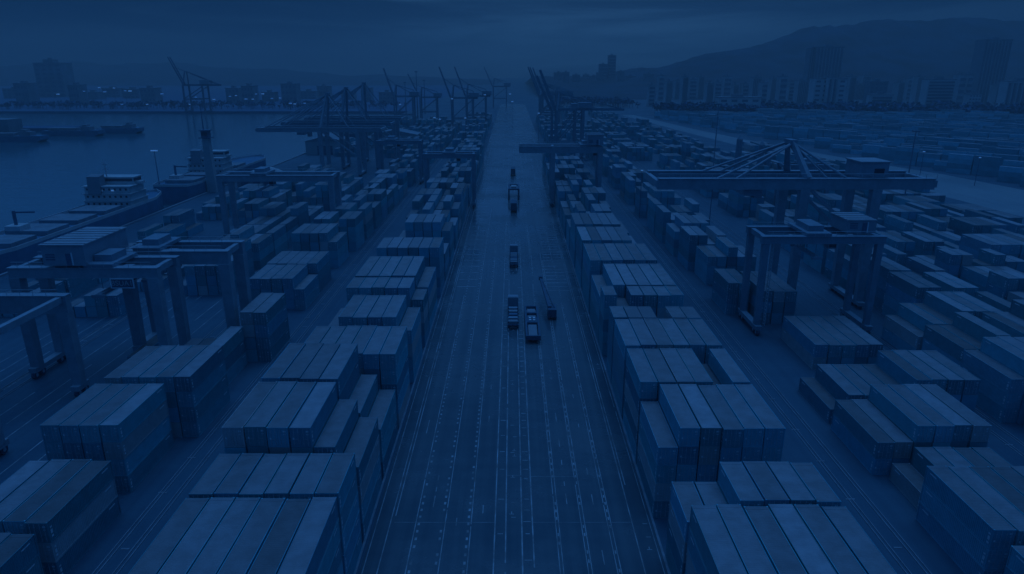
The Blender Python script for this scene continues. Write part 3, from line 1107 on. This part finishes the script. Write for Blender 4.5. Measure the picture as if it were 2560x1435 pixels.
def quay_crane(label, x, y, s, rz, boom, paint=None, zg=32.0, ztop=46.0, back=1.0, th=1.0):
    """ship-to-shore crane; boom root at local x=0, hinge side towards -x, raised boom angle in degrees"""
    paint = paint or M_CRANE_D
    t = thing('quay_crane', label, 'quay crane', (x, y, 0), rz, 'ship to shore cranes with raised booms')
    t.scale = (s, s, s)
    wb = 16
    for yy in (0, wb):
        for lx in (1.5, 24):
            m = MB()
            m.bar((lx, yy, 1.4), (lx, yy, zg), 1.6, 1.6, 1.9, 1.7)
            m.build('leg', paint, parent=t)
        m = MB()
        m.bar((1.5, yy, zg), (3.5, wb / 2 + (yy - wb / 2) * .3, ztop), 1.3, 1.3, 1.0, 1.0)
        m.build('mast_leg', paint, parent=t)
        m = MB()
        m.bar((1.5, yy, 15), (24, yy, 15), 1.2)
        m.build('portal_beam', paint, parent=t)
        m = MB()
        m.bar((1.5, yy, 15.6), (24, yy, zg - 1), .8)
        m.build('brace', paint, parent=t)
    for yy in (wb / 2 - 2.6, wb / 2 + 2.6):
        m = MB()
        m.box(0, 42 * back, yy - .6, yy + .6, zg - .4, zg + 1.6)
        m.build('girder', paint, parent=t)
        # raised boom with lattice between
        L = 34
        ex, ez = -L * math.cos(R(boom)), zg + 1 + L * math.sin(R(boom))
        m = MB()
        m.bar((0, yy, zg + 1), (ex, yy, ez), 1.1 * th, 1.5 * th, .8 * th, .9 * th)
        m.build('boom', paint, parent=t)
        m = MB()
        m.bar((3.5, yy, ztop), (ex * .6, yy, zg + 1 + (ez - zg) * .6), .3)
        m.bar((3.5, yy, ztop), (24, yy, zg + 8), .5)
        m.bar((24, yy, zg + 8), (40 * back, yy, zg + 1.6), .5)
        m.bar((3.5, yy, ztop), (38 * back, yy, zg + 1.6), .4)
        m.build('stay', paint, parent=t)
    m = MB()
    for k in range(9):
        f0, f1 = k / 9, (k + 1) / 9
        a = (ex * f0, wb / 2 - 2.6, zg + 1 + (ez - zg - 1) * f0)
        b = (ex * f1, wb / 2 + 2.6, zg + 1 + (ez - zg - 1) * f1)
        m.bar(a, b, .35)
    m.build('boom_lattice', paint, parent=t)
    m = MB()
    m.box(20, 31, 3, wb - 3, zg + 1.65, zg + 6.2)
    m.build('machinery_house', M_HOUSE, parent=t)
    for lx in (1.5, 24):
        m = MB()
        m.box(lx - .9, lx + .9, -2, wb + 2, .6, 1.8)
        m.build('sill_beam', paint, parent=t)
    return t


quay_crane('lone quay crane with raised boom on the far shore at left', -446, 960, 1.16, 0, 66, paint=M_STEEL, zg=30, ztop=46)
quay_crane('large dark quay crane with raised boom beside the road end, backstay sloping right', 26, 425, .72, 0, 68, zg=44, ztop=58, back=1.4, th=2.0)
quay_crane('second dark quay crane tucked right behind the large one by the road', 25, 452, .66, 0, 66, zg=46, ztop=60, back=1.1, th=1.9)
for i, (xx, yy) in enumerate(((26, 690), (29, 735), (33, 780))):
    quay_crane('%s of three thin distant quay cranes in line right of the road end' % ('nearest', 'middle one', 'farthest')[i], xx, yy, .82, 0, 68, zg=38, ztop=50, th=1.5)
for i, (xx, yy) in enumerate(((-56, 640), (-46, 690))):
    quay_crane('%s of the two raised boom cranes left of the road end' % ('nearer', 'farther')[i], xx, yy, .84, 0, 70, zg=36, ztop=50, back=.7)
quay_crane('thin quay crane far left of the road near a tall mast', -118, 700, .82, 0, 72, zg=36, ztop=50, back=.7)
quay_crane('hazy quay crane half hidden behind the three stayed cranes', -100, 760, .78, 0, 64, zg=34, ztop=48, back=.7)
quay_crane('very hazy quay crane far down the shore left of the road', -30, 1080, .9, 0, 66, zg=34, ztop=48, back=.7)
for i, (u, yy) in enumerate(((1040, 820), (1012, 900), (1060, 930))):
    px, pz = sky_pt(u, (178, 205, 200)[i], yy)
    m = MB()
    m.tube((0, 0, 0), (0, 0, pz), .9, 8, .35)
    m.box(-1.6, 1.6, -.6, .6, pz - 1, pz)
    m.box(-1.2, 1.2, -1.2, 1.2, 0, 1.2)
    tag(m.build('lighting_mast', M_CRANE_D, loc=(px, yy, 0)), ('tallest hazy lighting mast left of the road end', 'short hazy mast left of the tallest one',
                                                                'short hazy mast right of the tallest one')[i], 'mast', 'hazy lighting masts')

# ------------------------------------------------------------------ ships and the waterfront


def ship(label, x, y, L, B, house_y, deck=5.0, forward=1):
    """coaster moored along the quay, hull along Y, superstructure at local house_y"""
    t = thing('cargo_ship', label, 'ship', (x, y, -3.0), 0, 'cargo ships moored at the quay')
    hb = B / 2
    pl = [(-hb * .8, 0), (hb * .8, 0), (hb, L * .06), (hb, L * .82), (hb * .55, L * .94), (0, L), (-hb * .55, L * .94), (-hb, L * .82), (-hb, L * .06)]
    m = MB()
    m.prism(pl, 'z', -1.0, deck + 3.0)
    m.build('hull', M_HULL, parent=t)
    z = deck + 3.0
    m = MB()
    for (a, b), (a2, b2) in zip(pl, pl[1:] + pl[:1]):
        m.bar((a * .985, b, z + .55), (a2 * .985, b2, z + .55), .22, 1.1)
    m.build('bulwark', M_WHITE, parent=t)
    for k in range(4):
        y0 = L * (.40 + k * .125) if house_y < L * .3 else L * (.08 + k * .15)
        m = MB()
        m.box(-hb * .7, hb * .7, y0, y0 + L * .105, z, z + 1.5)
        m.build('hatch_cover', M_DECK, parent=t)
    h = thing('superstructure', None, None)
    h.parent = t
    m = MB()
    w = hb * .92
    for f in range(3):
        sh = f * .6
        m.box(-w + sh * .3, w - sh * .3, house_y + sh * .6, house_y + 13 - sh, z + .02 + f * 2.7, z + 2.4 + f * 2.7)
        m.box(-w - .35, w + .35, house_y - .5 + sh * .6, house_y + 13.4 - sh, z + 2.4 + f * 2.7, z + 2.7 + f * 2.7)
    bz = z + 8.1
    m.box(-w * .95, w * .95, house_y + 5, house_y + 11, bz, bz + 2.6)
    m.box(-hb * 1.08, hb * 1.08, house_y + 6.5, house_y + 9.5, bz, bz + 1.0)
    m.box(-w, w, house_y + 4.6, house_y + 11.4, bz + 2.6, bz + 2.9)
    hs = m.build('superstructure', M_WHITE, parent=t)
    bpy.data.objects.remove(h)
    for f in range(3):
        m = MB()
        for k in range(8):
            xx = -w + 1.0 + k * (2 * w - 2.0) / 7.4
            m.box(xx, xx + .75, house_y - .06 + f * .36, house_y + .06 + f * .36, z + 1.05 + f * 2.7, z + 1.85 + f * 2.7)
        m.build('window', M_WIN, parent=hs)
    m = MB()
    m.box(-w * .9, w * .9, house_y + 4.93, house_y + 5.06, bz + 1.2, bz + 2.2)
    m.box(w * .93, w * .965, house_y + 5.4, house_y + 10.6, bz + 1.2, bz + 2.2)
    m.build('window', M_WIN, parent=hs)
    m = MB()
    m.prism([(house_y - .5, bz - 3), (house_y + 4, bz - 3), (house_y + 3.6, bz + 4.2), (house_y + .3, bz + 3.6)], 'x', -w * .75, -w * .2)
    m.build('funnel', M_CONC_D, parent=t)
    m = MB()
    m.tube((-w * .25, house_y + 6, bz + 2.9), (-w * .25, house_y + 6, bz + 9.5), .3, 8, .14)
    m.box(-w * .25 - 1.6, -w * .25 + 1.6, house_y + 5.9, house_y + 6.1, bz + 5.6, bz + 5.85)
    m.box(-w * .25 - 1.0, -w * .25 + 1.0, house_y + 5.8, house_y + 6.2, bz + 7.4, bz + 7.9)
    m.build('mast', M_WHITE, parent=t)
    for sx in (-1, 1):
        m = MB()
        m.box(-.5 + sx * w * .25, .5 + sx * w * .25, house_y + .6, house_y + .8, z + 6.2, z + 6.7)
        m.build('deck_lamp', M_LAMP, parent=t)
    # low aft house with a provision crane
    ya = max(2.0, house_y * .35)
    m = MB()
    m.box(-w * .75, -w * .2, ya, ya + 5, z, z + 3.0)
    dh = m.build('deckhouse', M_WHITE, parent=t)
    m = MB()
    m.tube((-w * .5, ya + 2.5, z + 3), (-w * .5, ya + 2.5, z + 7.5), .5, 8)
    m.bar((-w * .5, ya + 2.5, z + 7), (-w * .1, ya + 7, z + 6.2), .5)
    m.build('deck_crane', M_STEEL, parent=t)
    m = MB()
    m.tube((-w * .95, 7, z), (-w * .95, 7, z + 15), .22, 8, .12)
    m.build('lamp_post', M_STEEL, parent=t)
    m = MB()
    m.box(-w * .95 - 1.5, -w * .95 + 1.5, 6.8, 7.2, z + 15, z + 15.5)
    m.build('lamp', M_LAMP, parent=t)
    return t


ship('nearer white housed cargo ship moored at the quay, funnel on its left', -153.6, 186, 108, 19, 71)
ship('farther white housed cargo ship lying beyond the pale control tower', -153.6, 306, 116, 19, 38)

t = thing('control_tower', 'pale harbour control tower with a dark railed head and thin antenna by the ships', 'tower', (-141.5, 322, 0))
m = MB()
m.prism([(-2.3, 0), (2.3, 0), (1.3, 25), (-1.3, 25)], 'y', -1.6, 1.6)
m.build('shaft', M_CONC, parent=t)
m = MB()
m.box(-2.6, 2.6, -2.4, 2.4, 25, 25.4)
m.box(-1.6, 1.6, -1.6, 1.6, 25.4, 28.3)
m.box(-2.2, 2.2, -2.1, 2.1, 28.3, 28.7)
m.build('head', M_STEEL, parent=t)
m = MB()
m.box(-1.4, 1.4, -1.66, -1.6, 26.2, 27.7)
m.build('window', M_WIN, parent=t)
m = MB()
m.tube((-.8, 0, 28.8), (-.8, 0, 41), .28, 8, .08)
m.build('antenna', M_STEEL, parent=t)

t = thing('warehouse', 'low warehouse with a pale curved roof on the quay near the stayed cranes', 'warehouse', (-133, 330, 0))
m = MB()
m.box(0, 19, 0, 16, 0, 5.2)
m.build('wall', M_CONC_D, parent=t)
m = MB()
arc = [(-.6 + 20.2 * i / 14, 5.2 + 3.4 * math.sin(math.pi * i / 14)) for i in range(15)]
m.prism(arc, 'y', -.6, 16.6)
m.build('roof', M_CONC, parent=t)
for i in range(3):
    m = MB()
    m.box(2 + i * 5.6, 5.6 + i * 5.6, -.08, -.002, 0, 3.8)
    m.build('door', M_STEEL, parent=t)
for i, (xx, yy, w_, l_, lab) in enumerate(((-140, 470, 26, 22, 'pale gable roofed shed behind the three stayed cranes'), (-105, 520, 34, 20, 'long pale shed farther behind the stayed cranes'),
                                           (-142, 560, 24, 30, 'hazy pale shed on the quay nearest the harbour bend'))):
    t = thing('shed', lab, 'shed', (xx, yy, 0), 0, 'sheds on the quay')
    m = MB()
    m.box(0, w_, 0, l_, 0, 9)
    m.build('wall', M_CONC, parent=t)
    m = MB()
    m.prism([(-.5, 9), (w_ + .5, 9), (w_ / 2, 12.5)], 'y', -.5, l_ + .5)
    m.build('roof', M_CONC_D, parent=t)
    m = MB()
    m.box(w_ * .3, w_ * .7, -.08, -.002, 0, 6)
    m.build('door', M_STEEL, parent=t)
m = MB()      # rubber fenders and bollards along the quay edge read as one low coping
m.box(QUAY, QUAY + .9, 60, SHORE, 0, .45)
tag(m.build('quay_coping', M_CONC_D), 'low concrete coping running along the quay edge', 'coping')

# far left pier with barges and a shed
g = MB()
g.box(-700, -470, 600, 640, -4, .3)
g.box(-700, -440, 690, 720, -4, .3)
tag(g.build('pier', M_LAND), kind='structure')
t = thing('pier_building', 'pale pier building with a tall dark door at the left edge', 'building', (-497, 604, .3))
m = MB()
m.box(-30, 22, 0, 20, 0, 26)
m.box(22.05, 62, 0, 18, 0, 14)
m.build('wall', M_CONC_D, parent=t)
m = MB()
m.box(-4, 5, -.3, -.002, 0, 22)
m.build('door', M_STEEL, parent=t)
m = MB()
m.box(-30.5, 22.4, -.5, 20.5, 26, 27)
m.build('roof', M_CONC, parent=t)
for i, (xx, yy, L_, lab) in enumerate(((-455, 585, 58, 'long dark barge with a square deckhouse off the left pier'), (-432, 640, 52, 'dark barge moored behind the longest barge'),
                                       (-398, 668, 40, 'smaller dark barge farthest out on the left water'))):
    t = thing('barge', lab, 'barge', (xx, yy, -3.0), 0, 'barges moored at the left')
    m = MB()
    m.prism([(0, 1.6), (4, -.5), (L_ - 4, -.5), (L_, 1.8), (L_, 5.2), (0, 4.6)], 'y', 0, 12)
    m.build('hull', M_HULL, parent=t)
    m = MB()
    m.box(L_ * .68, L_ * .84, 2, 10, 5, 8.4)
    m.box(L_ * .7, L_ * .78, 3, 9, 8.4, 10.2)
    m.build('deckhouse', M_CONC_D, parent=t)
    m = MB()
    m.box(L_ * .1, L_ * .6, 2, 10, 4.9, 7.2)
    m.build('cargo', M_DECK, parent=t)

# ------------------------------------------------------------------ far shore lamps (lit)
lamps = [(145, 237), (210, 229), (248, 220), (262, 231), (285, 221), (313, 228), (325, 229), (305, 262), (368, 262), (405, 236), (475, 262), (490, 244), (535, 250),
         (575, 242), (590, 240), (615, 249), (632, 249), (640, 236), (657, 236), (680, 247), (700, 246), (726, 260), (737, 261), (762, 259), (792, 252), (820, 262)]
for i, (u, v) in enumerate(lamps):
    yy = 1010 if v > 255 else rng.uniform(1030, 1190)
    px, pz = sky_pt(u, v, yy)
    pz = max(4, pz)
    t = thing('street_lamp', '%s lit lamp from the left along the far shore' % ORD[i], 'street lamp', (px, yy, 0), 0, 'lit lamps along the far shore')
    m = MB()
    m.tube((0, 0, 0), (0, 0, pz), .22, 6, .12)
    m.build('pole', M_STEEL, parent=t)
    m = MB()
    q = 1.15 if i % 3 else 1.6
    m.box(-q * 1.3, q * 1.3, -.8, .8, pz, pz + q * 1.1)
    m.build('lamp', M_LAMP if i % 2 == 0 else M_LAMP_D, parent=t)
yl = [(1275, 236, 830, 'lit lamp glowing right at the far end of the road'), (1281, 255, 700, 'lit lamp low over the road end'), (1212, 238, 640, 'lit lamp left of the road end under the raised booms'),
      (1130, 248, 560, 'lit lamp among the left rows near the sheds'), (1163, 296, 470, 'lit lamp over the far left inner rows, nearest the road'), (1086, 295, 500, 'lit lamp over the left rows beside a bright pair'),
      (1100, 299, 480, 'right one of the bright pair of lamps over the left rows'), (1347, 284, 520, 'lit lamp right of the road under the dark quay crane'),
      (1925, 214, 1300, 'lit lamp on the hillside among the right buildings'), (2220, 267, 900, 'lit lamp at the foot of the right apartment blocks'),
      (1605, 427, 262, 'lit lamp over the right outer rows, left one'), (1785, 427, 258, 'lit lamp behind the big bridge crane boom'), (2310, 380, 330, 'lit lamp in the rail side yard, nearest the service road'),
      (2450, 395, 340, 'lit lamp in the rail side yard, right of its neighbour'), (1000, 262, 700, 'lit lamp among sheds far left of the road'), (985, 300, 520, 'lit lamp beside the portal frame at left')]
for i, (u, v, yy, lab) in enumerate(yl):
    px, pz = sky_pt(u, v, yy)
    pz = max(3, pz)
    t = thing('street_lamp', lab, 'street lamp', (px, yy, 0), 0, 'lit lamps in the yard')
    m = MB()
    m.tube((0, 0, 0), (0, 0, pz), .18, 6, .1)
    m.build('pole', M_STEEL, parent=t)
    m = MB()
    q = .30 * yy / 330
    m.box(-q * 1.6, q * 1.6, -q * .6, q * .6, pz, pz + q * 1.2)
    m.build('lamp', M_LAMP, parent=t)

# ------------------------------------------------------------------ buildings


def block(name, label, u0, u1, vt, vb, dist, depth, style, paint, group, nb=8):
    """apartment block standing on the plain; facade features are real relief"""
    x0, _ = sky_pt(u0, 200, dist)
    x1, _ = sky_pt(u1, 200, dist)
    _, h = sky_pt(1280, vt, dist)
    w = x1 - x0
    t = thing(name, label, 'building', (x0, dist, 0), 0, group)
    m = MB()
    m.box(0, w, 0, depth, 0, h)
    m.build('wall', paint, parent=t)
    m = MB()
    m.box(-.4, w + .4, -.4, depth + .4, h, h + 1.2)
    m.box(w * .35, w * .6, depth * .3, depth * .7, h + 1.2, h + 4.5)
    m.build('roof', M_CONC_D, parent=t)
    if style == 'floors':
        for k in range(nb):
            z0 = h * (k + .25) / (nb + .2)
            m = MB()
            m.box(w * .05, w * .95, -.12, -.002, z0, z0 + h * .5 / nb)
            m.build('window', M_WIN_F, parent=t)
            m = MB()
            m.box(w * .04, w * .96, -1.3, -.002, z0 - h * .16 / nb, z0 - .05)
            m.build('balcony', M_CONC, parent=t)
    elif style == 'stripes':
        for k in range(nb):
            xx = w * (k + .2) / nb
            m = MB()
            m.box(xx, xx + w * .42 / nb, -.12, -.002, h * .06, h * .96)
            m.build('window', M_WIN_F, parent=t)
            m = MB()
            m.box(xx + w * .5 / nb, xx + w * .68 / nb, -1.4, -.002, 2, h * .985)
            m.build('pilaster', M_CONC, parent=t)
    else:
        for k in range(nb):
            for q in range(4):
                xx, z0 = w * (q + .2) / 4, h * (k + .3) / nb
                m = MB()
                m.box(xx, xx + w * .14, -.12, -.002, z0, z0 + h * .42 / nb)
                m.build('window', M_WIN_F, parent=t)
    return t


G1 = 'apartment blocks at the foot of the hills'
block('apartment_tower', 'tall striped apartment tower with a pale roof line in front of the hill', 2035, 2100, 118, 265, 1250, 26, 'stripes', M_CONC_D, G1, 8)
block('apartment_tower', 'lower dim wing left of the tall striped tower', 2018, 2033, 122, 265, 1260, 20, 'stripes', M_CONC_D, G1, 3)
block('apartment_tower', 'tall vertically striped tower near the right edge', 2446, 2512, 100, 265, 1150, 26, 'stripes', M_CONC_D, G1, 8)
block('apartment_block', 'pale slab block with a bright stair shaft left of the tree belt', 2038, 2118, 198, 262, 980, 18, 'grid', M_CONC_B, G1, 7)
block('apartment_block', 'brightest pale stair tower on the slab block', 2072, 2096, 194, 262, 970, 8, 'stripes', mat('bright_concrete', (0.45, 0.51, 0.56), .7, .1, .1), G1, 2)
block('apartment_block', 'pale slab with strong horizontal balconies right of centre of the row', 2322, 2392, 200, 258, 960, 16, 'floors', M_CONC_B, G1, 10)
block('apartment_block', 'small bright block with gridded windows right of the balconied slab', 2432, 2462, 236, 264, 930, 12, 'grid', M_CONC_B, G1, 6)
block('apartment_block', 'pale slab cut by the right edge with slanting stair bands', 2522, 2600, 204, 262, 950, 16, 'stripes', M_CONC_B, G1, 6)
block('apartment_block', 'low long pale block with floor bands below the grey slab', 2186, 2240, 238, 266, 940, 14, 'floors', M_CONC_B, G1, 5)
block('apartment_block', 'dim grey slab behind the low banded block', 2178, 2222, 205, 262, 1010, 16, 'grid', M_CONC_D, G1, 7)
block('apartment_block', 'long low pale building at the near end of the tree belt', 1802, 1908, 245, 270, 900, 18, 'grid', M_CONC_B, G1, 3)
rb_ = random.Random(8)
us = [1625, 1648, 1668, 1690, 1708, 1726, 1748, 1770, 1790, 1812, 1836, 1860, 1884, 1908, 1930, 1952, 1976, 1998, 2126, 2142, 2158, 2250, 2272, 2296, 2400, 2420, 2478, 2498]
for i, u in enumerate(us):
    w_ = rb_.uniform(12, 22)
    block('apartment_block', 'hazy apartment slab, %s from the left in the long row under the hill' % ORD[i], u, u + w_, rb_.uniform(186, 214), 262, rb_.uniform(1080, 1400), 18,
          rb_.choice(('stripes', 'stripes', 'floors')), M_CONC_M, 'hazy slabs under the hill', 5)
G2 = 'hazy buildings right of the road end'
block('office_tower', 'slim dark office tower with horizontal bands, tallest on the skyline', 1520, 1538, 139, 262, 1900, 24, 'floors', M_STEEL, G2, 12)
block('office_block', 'dark block stepped against the slim office tower', 1498, 1518, 161, 262, 1880, 24, 'floors', M_STEEL, G2, 8)
us = [1385, 1408, 1432, 1458, 1474, 1492, 1545, 1566, 1590, 1612]
for i, u in enumerate(us):
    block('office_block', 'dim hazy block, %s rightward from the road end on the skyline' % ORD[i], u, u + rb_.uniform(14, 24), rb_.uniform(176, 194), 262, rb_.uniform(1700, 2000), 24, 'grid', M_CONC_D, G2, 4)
G3 = 'hazy buildings on the far left shore'
block('office_block', 'broad hazy building with a rooftop crane on the far left shore', 90, 158, 158, 240, 1500, 40, 'grid', M_CONC_L, G3, 8)
block('office_block', 'hazy tower stub on the roof line of the broad left building', 116, 140, 150, 240, 1530, 20, 'grid', M_CONC_L, G3, 8)
us = [0, 30, 165, 200, 250, 300, 345, 560, 600, 650, 700, 745, 790, 850, 900, 945]
for i, u in enumerate(us):
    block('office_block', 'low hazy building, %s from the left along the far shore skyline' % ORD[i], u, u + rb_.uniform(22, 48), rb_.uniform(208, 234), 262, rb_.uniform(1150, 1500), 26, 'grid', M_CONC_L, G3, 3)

# tree belts: far-off woods that read as one mass
rl = random.Random(21)


def wood(name, label, pts, n, h0, h1):
    m = MB()
    for _ in range(n):
        k = rl.randrange(len(pts) - 1)
        f = rl.random()
        (a, b, d), (a2, b2, d2) = pts[k], pts[k + 1]
        x, y, dd = a + (a2 - a) * f, b + (b2 - b) * f, d + (d2 - d) * f
        y += rl.uniform(-dd, dd)
        h = rl.uniform(h0, h1)
        r = h * rl.uniform(.28, .5)
        m.tube((x, y, 0), (x, y, h * .5), .3, 4)
        for _q in range(24):       # leaf clumps through the crown's volume
            th, ph = rl.uniform(0, 6.28), math.acos(rl.uniform(-.6, 1))
            rr = r * rl.uniform(.45, 1.05)
            c = Vector((x + rr * math.sin(ph) * math.cos(th), y + rr * math.sin(ph) * math.sin(th), h * .62 + rr * math.cos(ph) * .8))
            s_ = r * rl.uniform(.22, .42)
            u_ = Vector((rl.gauss(0, 1), rl.gauss(0, 1), rl.gauss(0, .6))).normalized()
            v_ = u_.cross(Vector((rl.gauss(0, 1), rl.gauss(0, 1), rl.gauss(0, 1)))).normalized()
            m.add([tuple(c + u_ * s_), tuple(c + v_ * s_ * .8), tuple(c - u_ * s_ * .9), tuple(c - v_ * s_)], [(0, 1, 2, 3)])
    o = m.build(name, M_LEAF)
    return tag(o, label, 'trees', kind='stuff')


wood('tree_belt', 'dark belt of trees along the foot of the apartment blocks', [(190, 900, 40), (330, 900, 60), (520, 890, 60), (760, 880, 70)], 620, 9, 17)
wood('plain_trees', 'low dark trees on the hazy plain right of the road end', [(70, 1180, 60), (190, 1120, 60)], 160, 8, 15)
wood('shore_trees', 'dark line of trees along the far shore behind the lamps', [(-760, 1060, 40), (-500, 1060, 40), (-170, 1080, 50)], 320, 6, 12)

# ------------------------------------------------------------------ vehicles on the road


def truck(label, x, y, load, L=15.0, w=2.5):
    t = thing('articulated_truck', label, 'truck', (x, y, 0), 0, 'trucks on the central road')
    hw = w / 2
    m = MB()
    m.prism([(L - 2.6, .75), (L, .75), (L + .05, 1.9), (L - .25, 3.2), (L - 2.6, 3.4)], 'x', -hw, hw)
    cb = m.build('cab', M_CRANE_D, parent=t)
    m = MB()
    m.box(-hw + .15, hw - .15, L + .0, L + .06, 1.9, 2.1)
    m.bar((0, L - .08, 2.05), (0, L - .24, 3.05), w - .35, .05)
    m.build('windscreen', M_GLASS, parent=cb)
    m = MB()
    m.box(-hw + .1, hw - .1, L - 2.2, L - .5, 3.4, 3.5)
    m.build('roof_panel', M_HOUSE, parent=cb)
    m = MB()
    m.box(-.55, -.35, 0, L - 2.7, .95, 1.2)
    m.box(.35, .55, 0, L - 2.7, .95, 1.2)
    for k in range(7):
        yy = .2 + k * (L - 3.6) / 6
        m.box(-hw, hw, yy, yy + .3, 1.02, 1.25)
    m.build('chassis', M_STEEL, parent=t)
    for yy in (1.4, 2.7, L - 4.4, L - 1.2):
        for sx in (-1, 1):
            m = MB()
            m.tube((sx * (hw - .4), yy, .5), (sx * hw, yy, .5), .5, 12)
            m.build('wheel', M_RUBBER, parent=t)
    if load == 'box':
        m = MB()
        m.box(-1.22, 1.22, .1, L - 3.1, 1.3, 3.9)
        m.build('container', M_FAR if False else M_CRANE_F, parent=t)
    elif load == 'bales':
        for k in range(5):
            m = MB()
            yy = .4 + k * (L - 4) / 5
            m.box(-1.0, 1.0, yy, yy + (L - 4) / 5 * .55, 1.27, 1.9)
            m.build('cargo', (M_CONC_D, M_CRANE_D, M_STEEL)[k % 3], parent=t)
    return t


truck('dark flatbed truck with small pale loads, left of the low framed trailer', .25, 141.5, 'bales')
truck('dark flatbed truck alone on the centre line farther up the road', .55, 191, 'bales', 15.5)
truck('small dark truck close in front of the wide distant carrier', .75, 272, 'box', 12, 2.6)
truck('tiny dark truck beyond the wide distant carrier', .6, 372, 'box', 12, 2.6)

t = thing('low_loader_trailer', 'wide low framed trailer with dark side rails and pale inner panels on the road', 'trailer', (4.5, 133.6, 0))
L_ = 19.4
m = MB()
for sx in (-1, 1):
    m.box(sx * 1.35 - .22, sx * 1.35 + .22, 0, L_, .7, 1.75)
m.box(-1.13, 1.13, 0, .5, .8, 1.75)
m.box(-1.13, 1.13, L_ - .5, L_, .8, 1.75)
m.box(-1.13, 1.13, L_ * .44, L_ * .62, .8, 1.6)
m.box(-1.13, 1.13, L_ * .74, L_ * .78, .8, 1.7)
m.build('frame', M_CRANE_F, parent=t)
for (a, b) in ((.6, 8.2), (12.2, 14.2), (15.3, 18.7)):
    m = MB()
    m.box(-.95, .95, a, b, .82, 1.2)
    m.build('deck_panel', M_CONC_D, parent=t)
m = MB()
for k in range(4):
    m.box(-.7 + (k % 2) * .9, -.2 + (k % 2) * .9, 9.2 + (k // 2) * 1.4, 9.8 + (k // 2) * 1.4, 1.6, 1.9)
m.build('twist_lock', M_PLATE, parent=t)
for yy in (2.0, 3.3, 4.6, 15.5, 16.8):
    for sx in (-1, 1):
        m = MB()
        m.tube((sx * .7, yy, .42), (sx * 1.1, yy, .42), .42, 10)
        m.build('wheel', M_RUBBER, parent=t)

t = thing('straddle_carrier', 'wide low dark straddle carrier far up the middle of the road', 'straddle carrier', (.8, 301, 0))
for sx in (-1, 1):
    for yy in (.5, 13):
        m = MB()
        m.box(sx * 2.2 - .3, sx * 2.2 + .3, yy, yy + .7, .9, 4.3)
        m.build('leg', M_CRANE_F, parent=t)
    m = MB()
    m.box(sx * 2.2 - .35, sx * 2.2 + .35, 0, 14.2, .6, 1.5)
    m.build('sill_beam', M_CRANE_F, parent=t)
    for yy in (1, 4.5, 9.5, 13):
        m = MB()
        m.tube((sx * 2.2 - .3, yy, .6), (sx * 2.2 + .3, yy, .6), .6, 10)
        m.build('wheel', M_RUBBER, parent=t)
m = MB()
m.box(-2.5, 2.5, .3, 2.0, 4.3, 4.9)
m.box(-2.5, 2.5, 12.2, 14, 4.3, 4.9)
m.box(-2.5, -1.7, 2, 12.2, 4.3, 4.9)
m.box(1.7, 2.5, 2, 12.2, 4.3, 4.9)
m.build('top_frame', M_CRANE_F, parent=t)
m = MB()
m.box(-1.2, 1.2, 6, 9.5, 3.9, 5.0)
m.build('engine_house', M_CONC, parent=t)

t = thing('mobile_crane', 'slim dark boom leaning up from a small block base right of the truck lanes', 'mobile crane', (9.3, 149.2, 0))
m = MB()
m.box(-.95, .95, -1.4, 2.6, .7, 2.5)
m.build('carrier', M_CRANE_F, parent=t)
for yy in (-.7, 1.8):
    for sx in (-1, 1):
        m = MB()
        m.tube((sx * .6, yy, .5), (sx * 1.0, yy, .5), .5, 10)
        m.build('wheel', M_RUBBER, parent=t)
m = MB()
m.bar((-.55, .2, 2.5), (-2.0, 18.5, 4.0), .85, .7, .45, .45)
m.bar((.55, .2, 2.5), (-1.6, 17.5, 4.0), .22, .3, .14, .2)
for k in range(7):
    f = k / 7
    m.bar((-.55 - 1.45 * f, .2 + 18.3 * f, 2.5 + 1.5 * f), (.55 - 2.15 * f, .2 + 17.3 * f, 2.5 + 1.5 * f), .1)
m.build('boom', M_CRANE_F, parent=t)
m = MB()
m.box(-2.4, -1.5, 18.3, 19.3, 3.6, 4.5)
m.build('boom_head', M_CRANE_F, parent=t)

# light masts standing among the blocks
for i, (u, v, yy, lab) in enumerate(((1797, 262, 330, 'thin lighting mast left of the service road beside the right rows'), (2290, 330, 255, 'thin lighting mast right of the big bridge crane'),
                                     (1850, 348, 330, 'short dark silo column at the edge of the service road'), (1905, 362, 320, 'pair of short dark columns near the service road'))):
    px, pz = sky_pt(u, v, yy)
    m = MB()
    r = .28 if i < 2 else 1.9
    m.tube((0, 0, 0), (0, 0, pz), r, 9, r * .75)
    if i < 2:
        m.box(-1.4, 1.4, -.4, .4, pz, pz + .6)
    else:
        m.tube((0, 0, pz), (0, 0, pz + 2.0), r * .75, 9, .2)
        if i == 3:
            m.tube((3.4, 0, 0), (3.4, 0, pz * .85), r * .8, 9)
    tag(m.build('lighting_mast' if i < 2 else 'silo_column', M_CRANE_D, loc=(px, yy, 0)), lab, 'mast' if i < 2 else 'silo')

# ------------------------------------------------------------------ haze: one closed box of pale even air
hz = MB()
hz.box(-5050, 5050, -450, 5050, -6, 218)
ho = hz.build('haze')
hm = bpy.data.materials.new('haze_air')
hm.use_nodes = True
ht = hm.node_tree
ht.nodes.clear()
o_ = nd(ht, 'ShaderNodeOutputMaterial')
pv = nd(ht, 'ShaderNodeVolumePrincipled')
pv.inputs['Color'].default_value = (0.51, 0.54, 0.54, 1)
pv.inputs['Density'].default_value = 0.00044
pv.inputs['Anisotropy'].default_value = 0.2
ht.links.new(pv.outputs[0], o_.inputs['Volume'])
ho.data.materials.append(hm)
tag(ho, 'thin blue dusk haze over the port and hills', 'haze', kind='stuff')
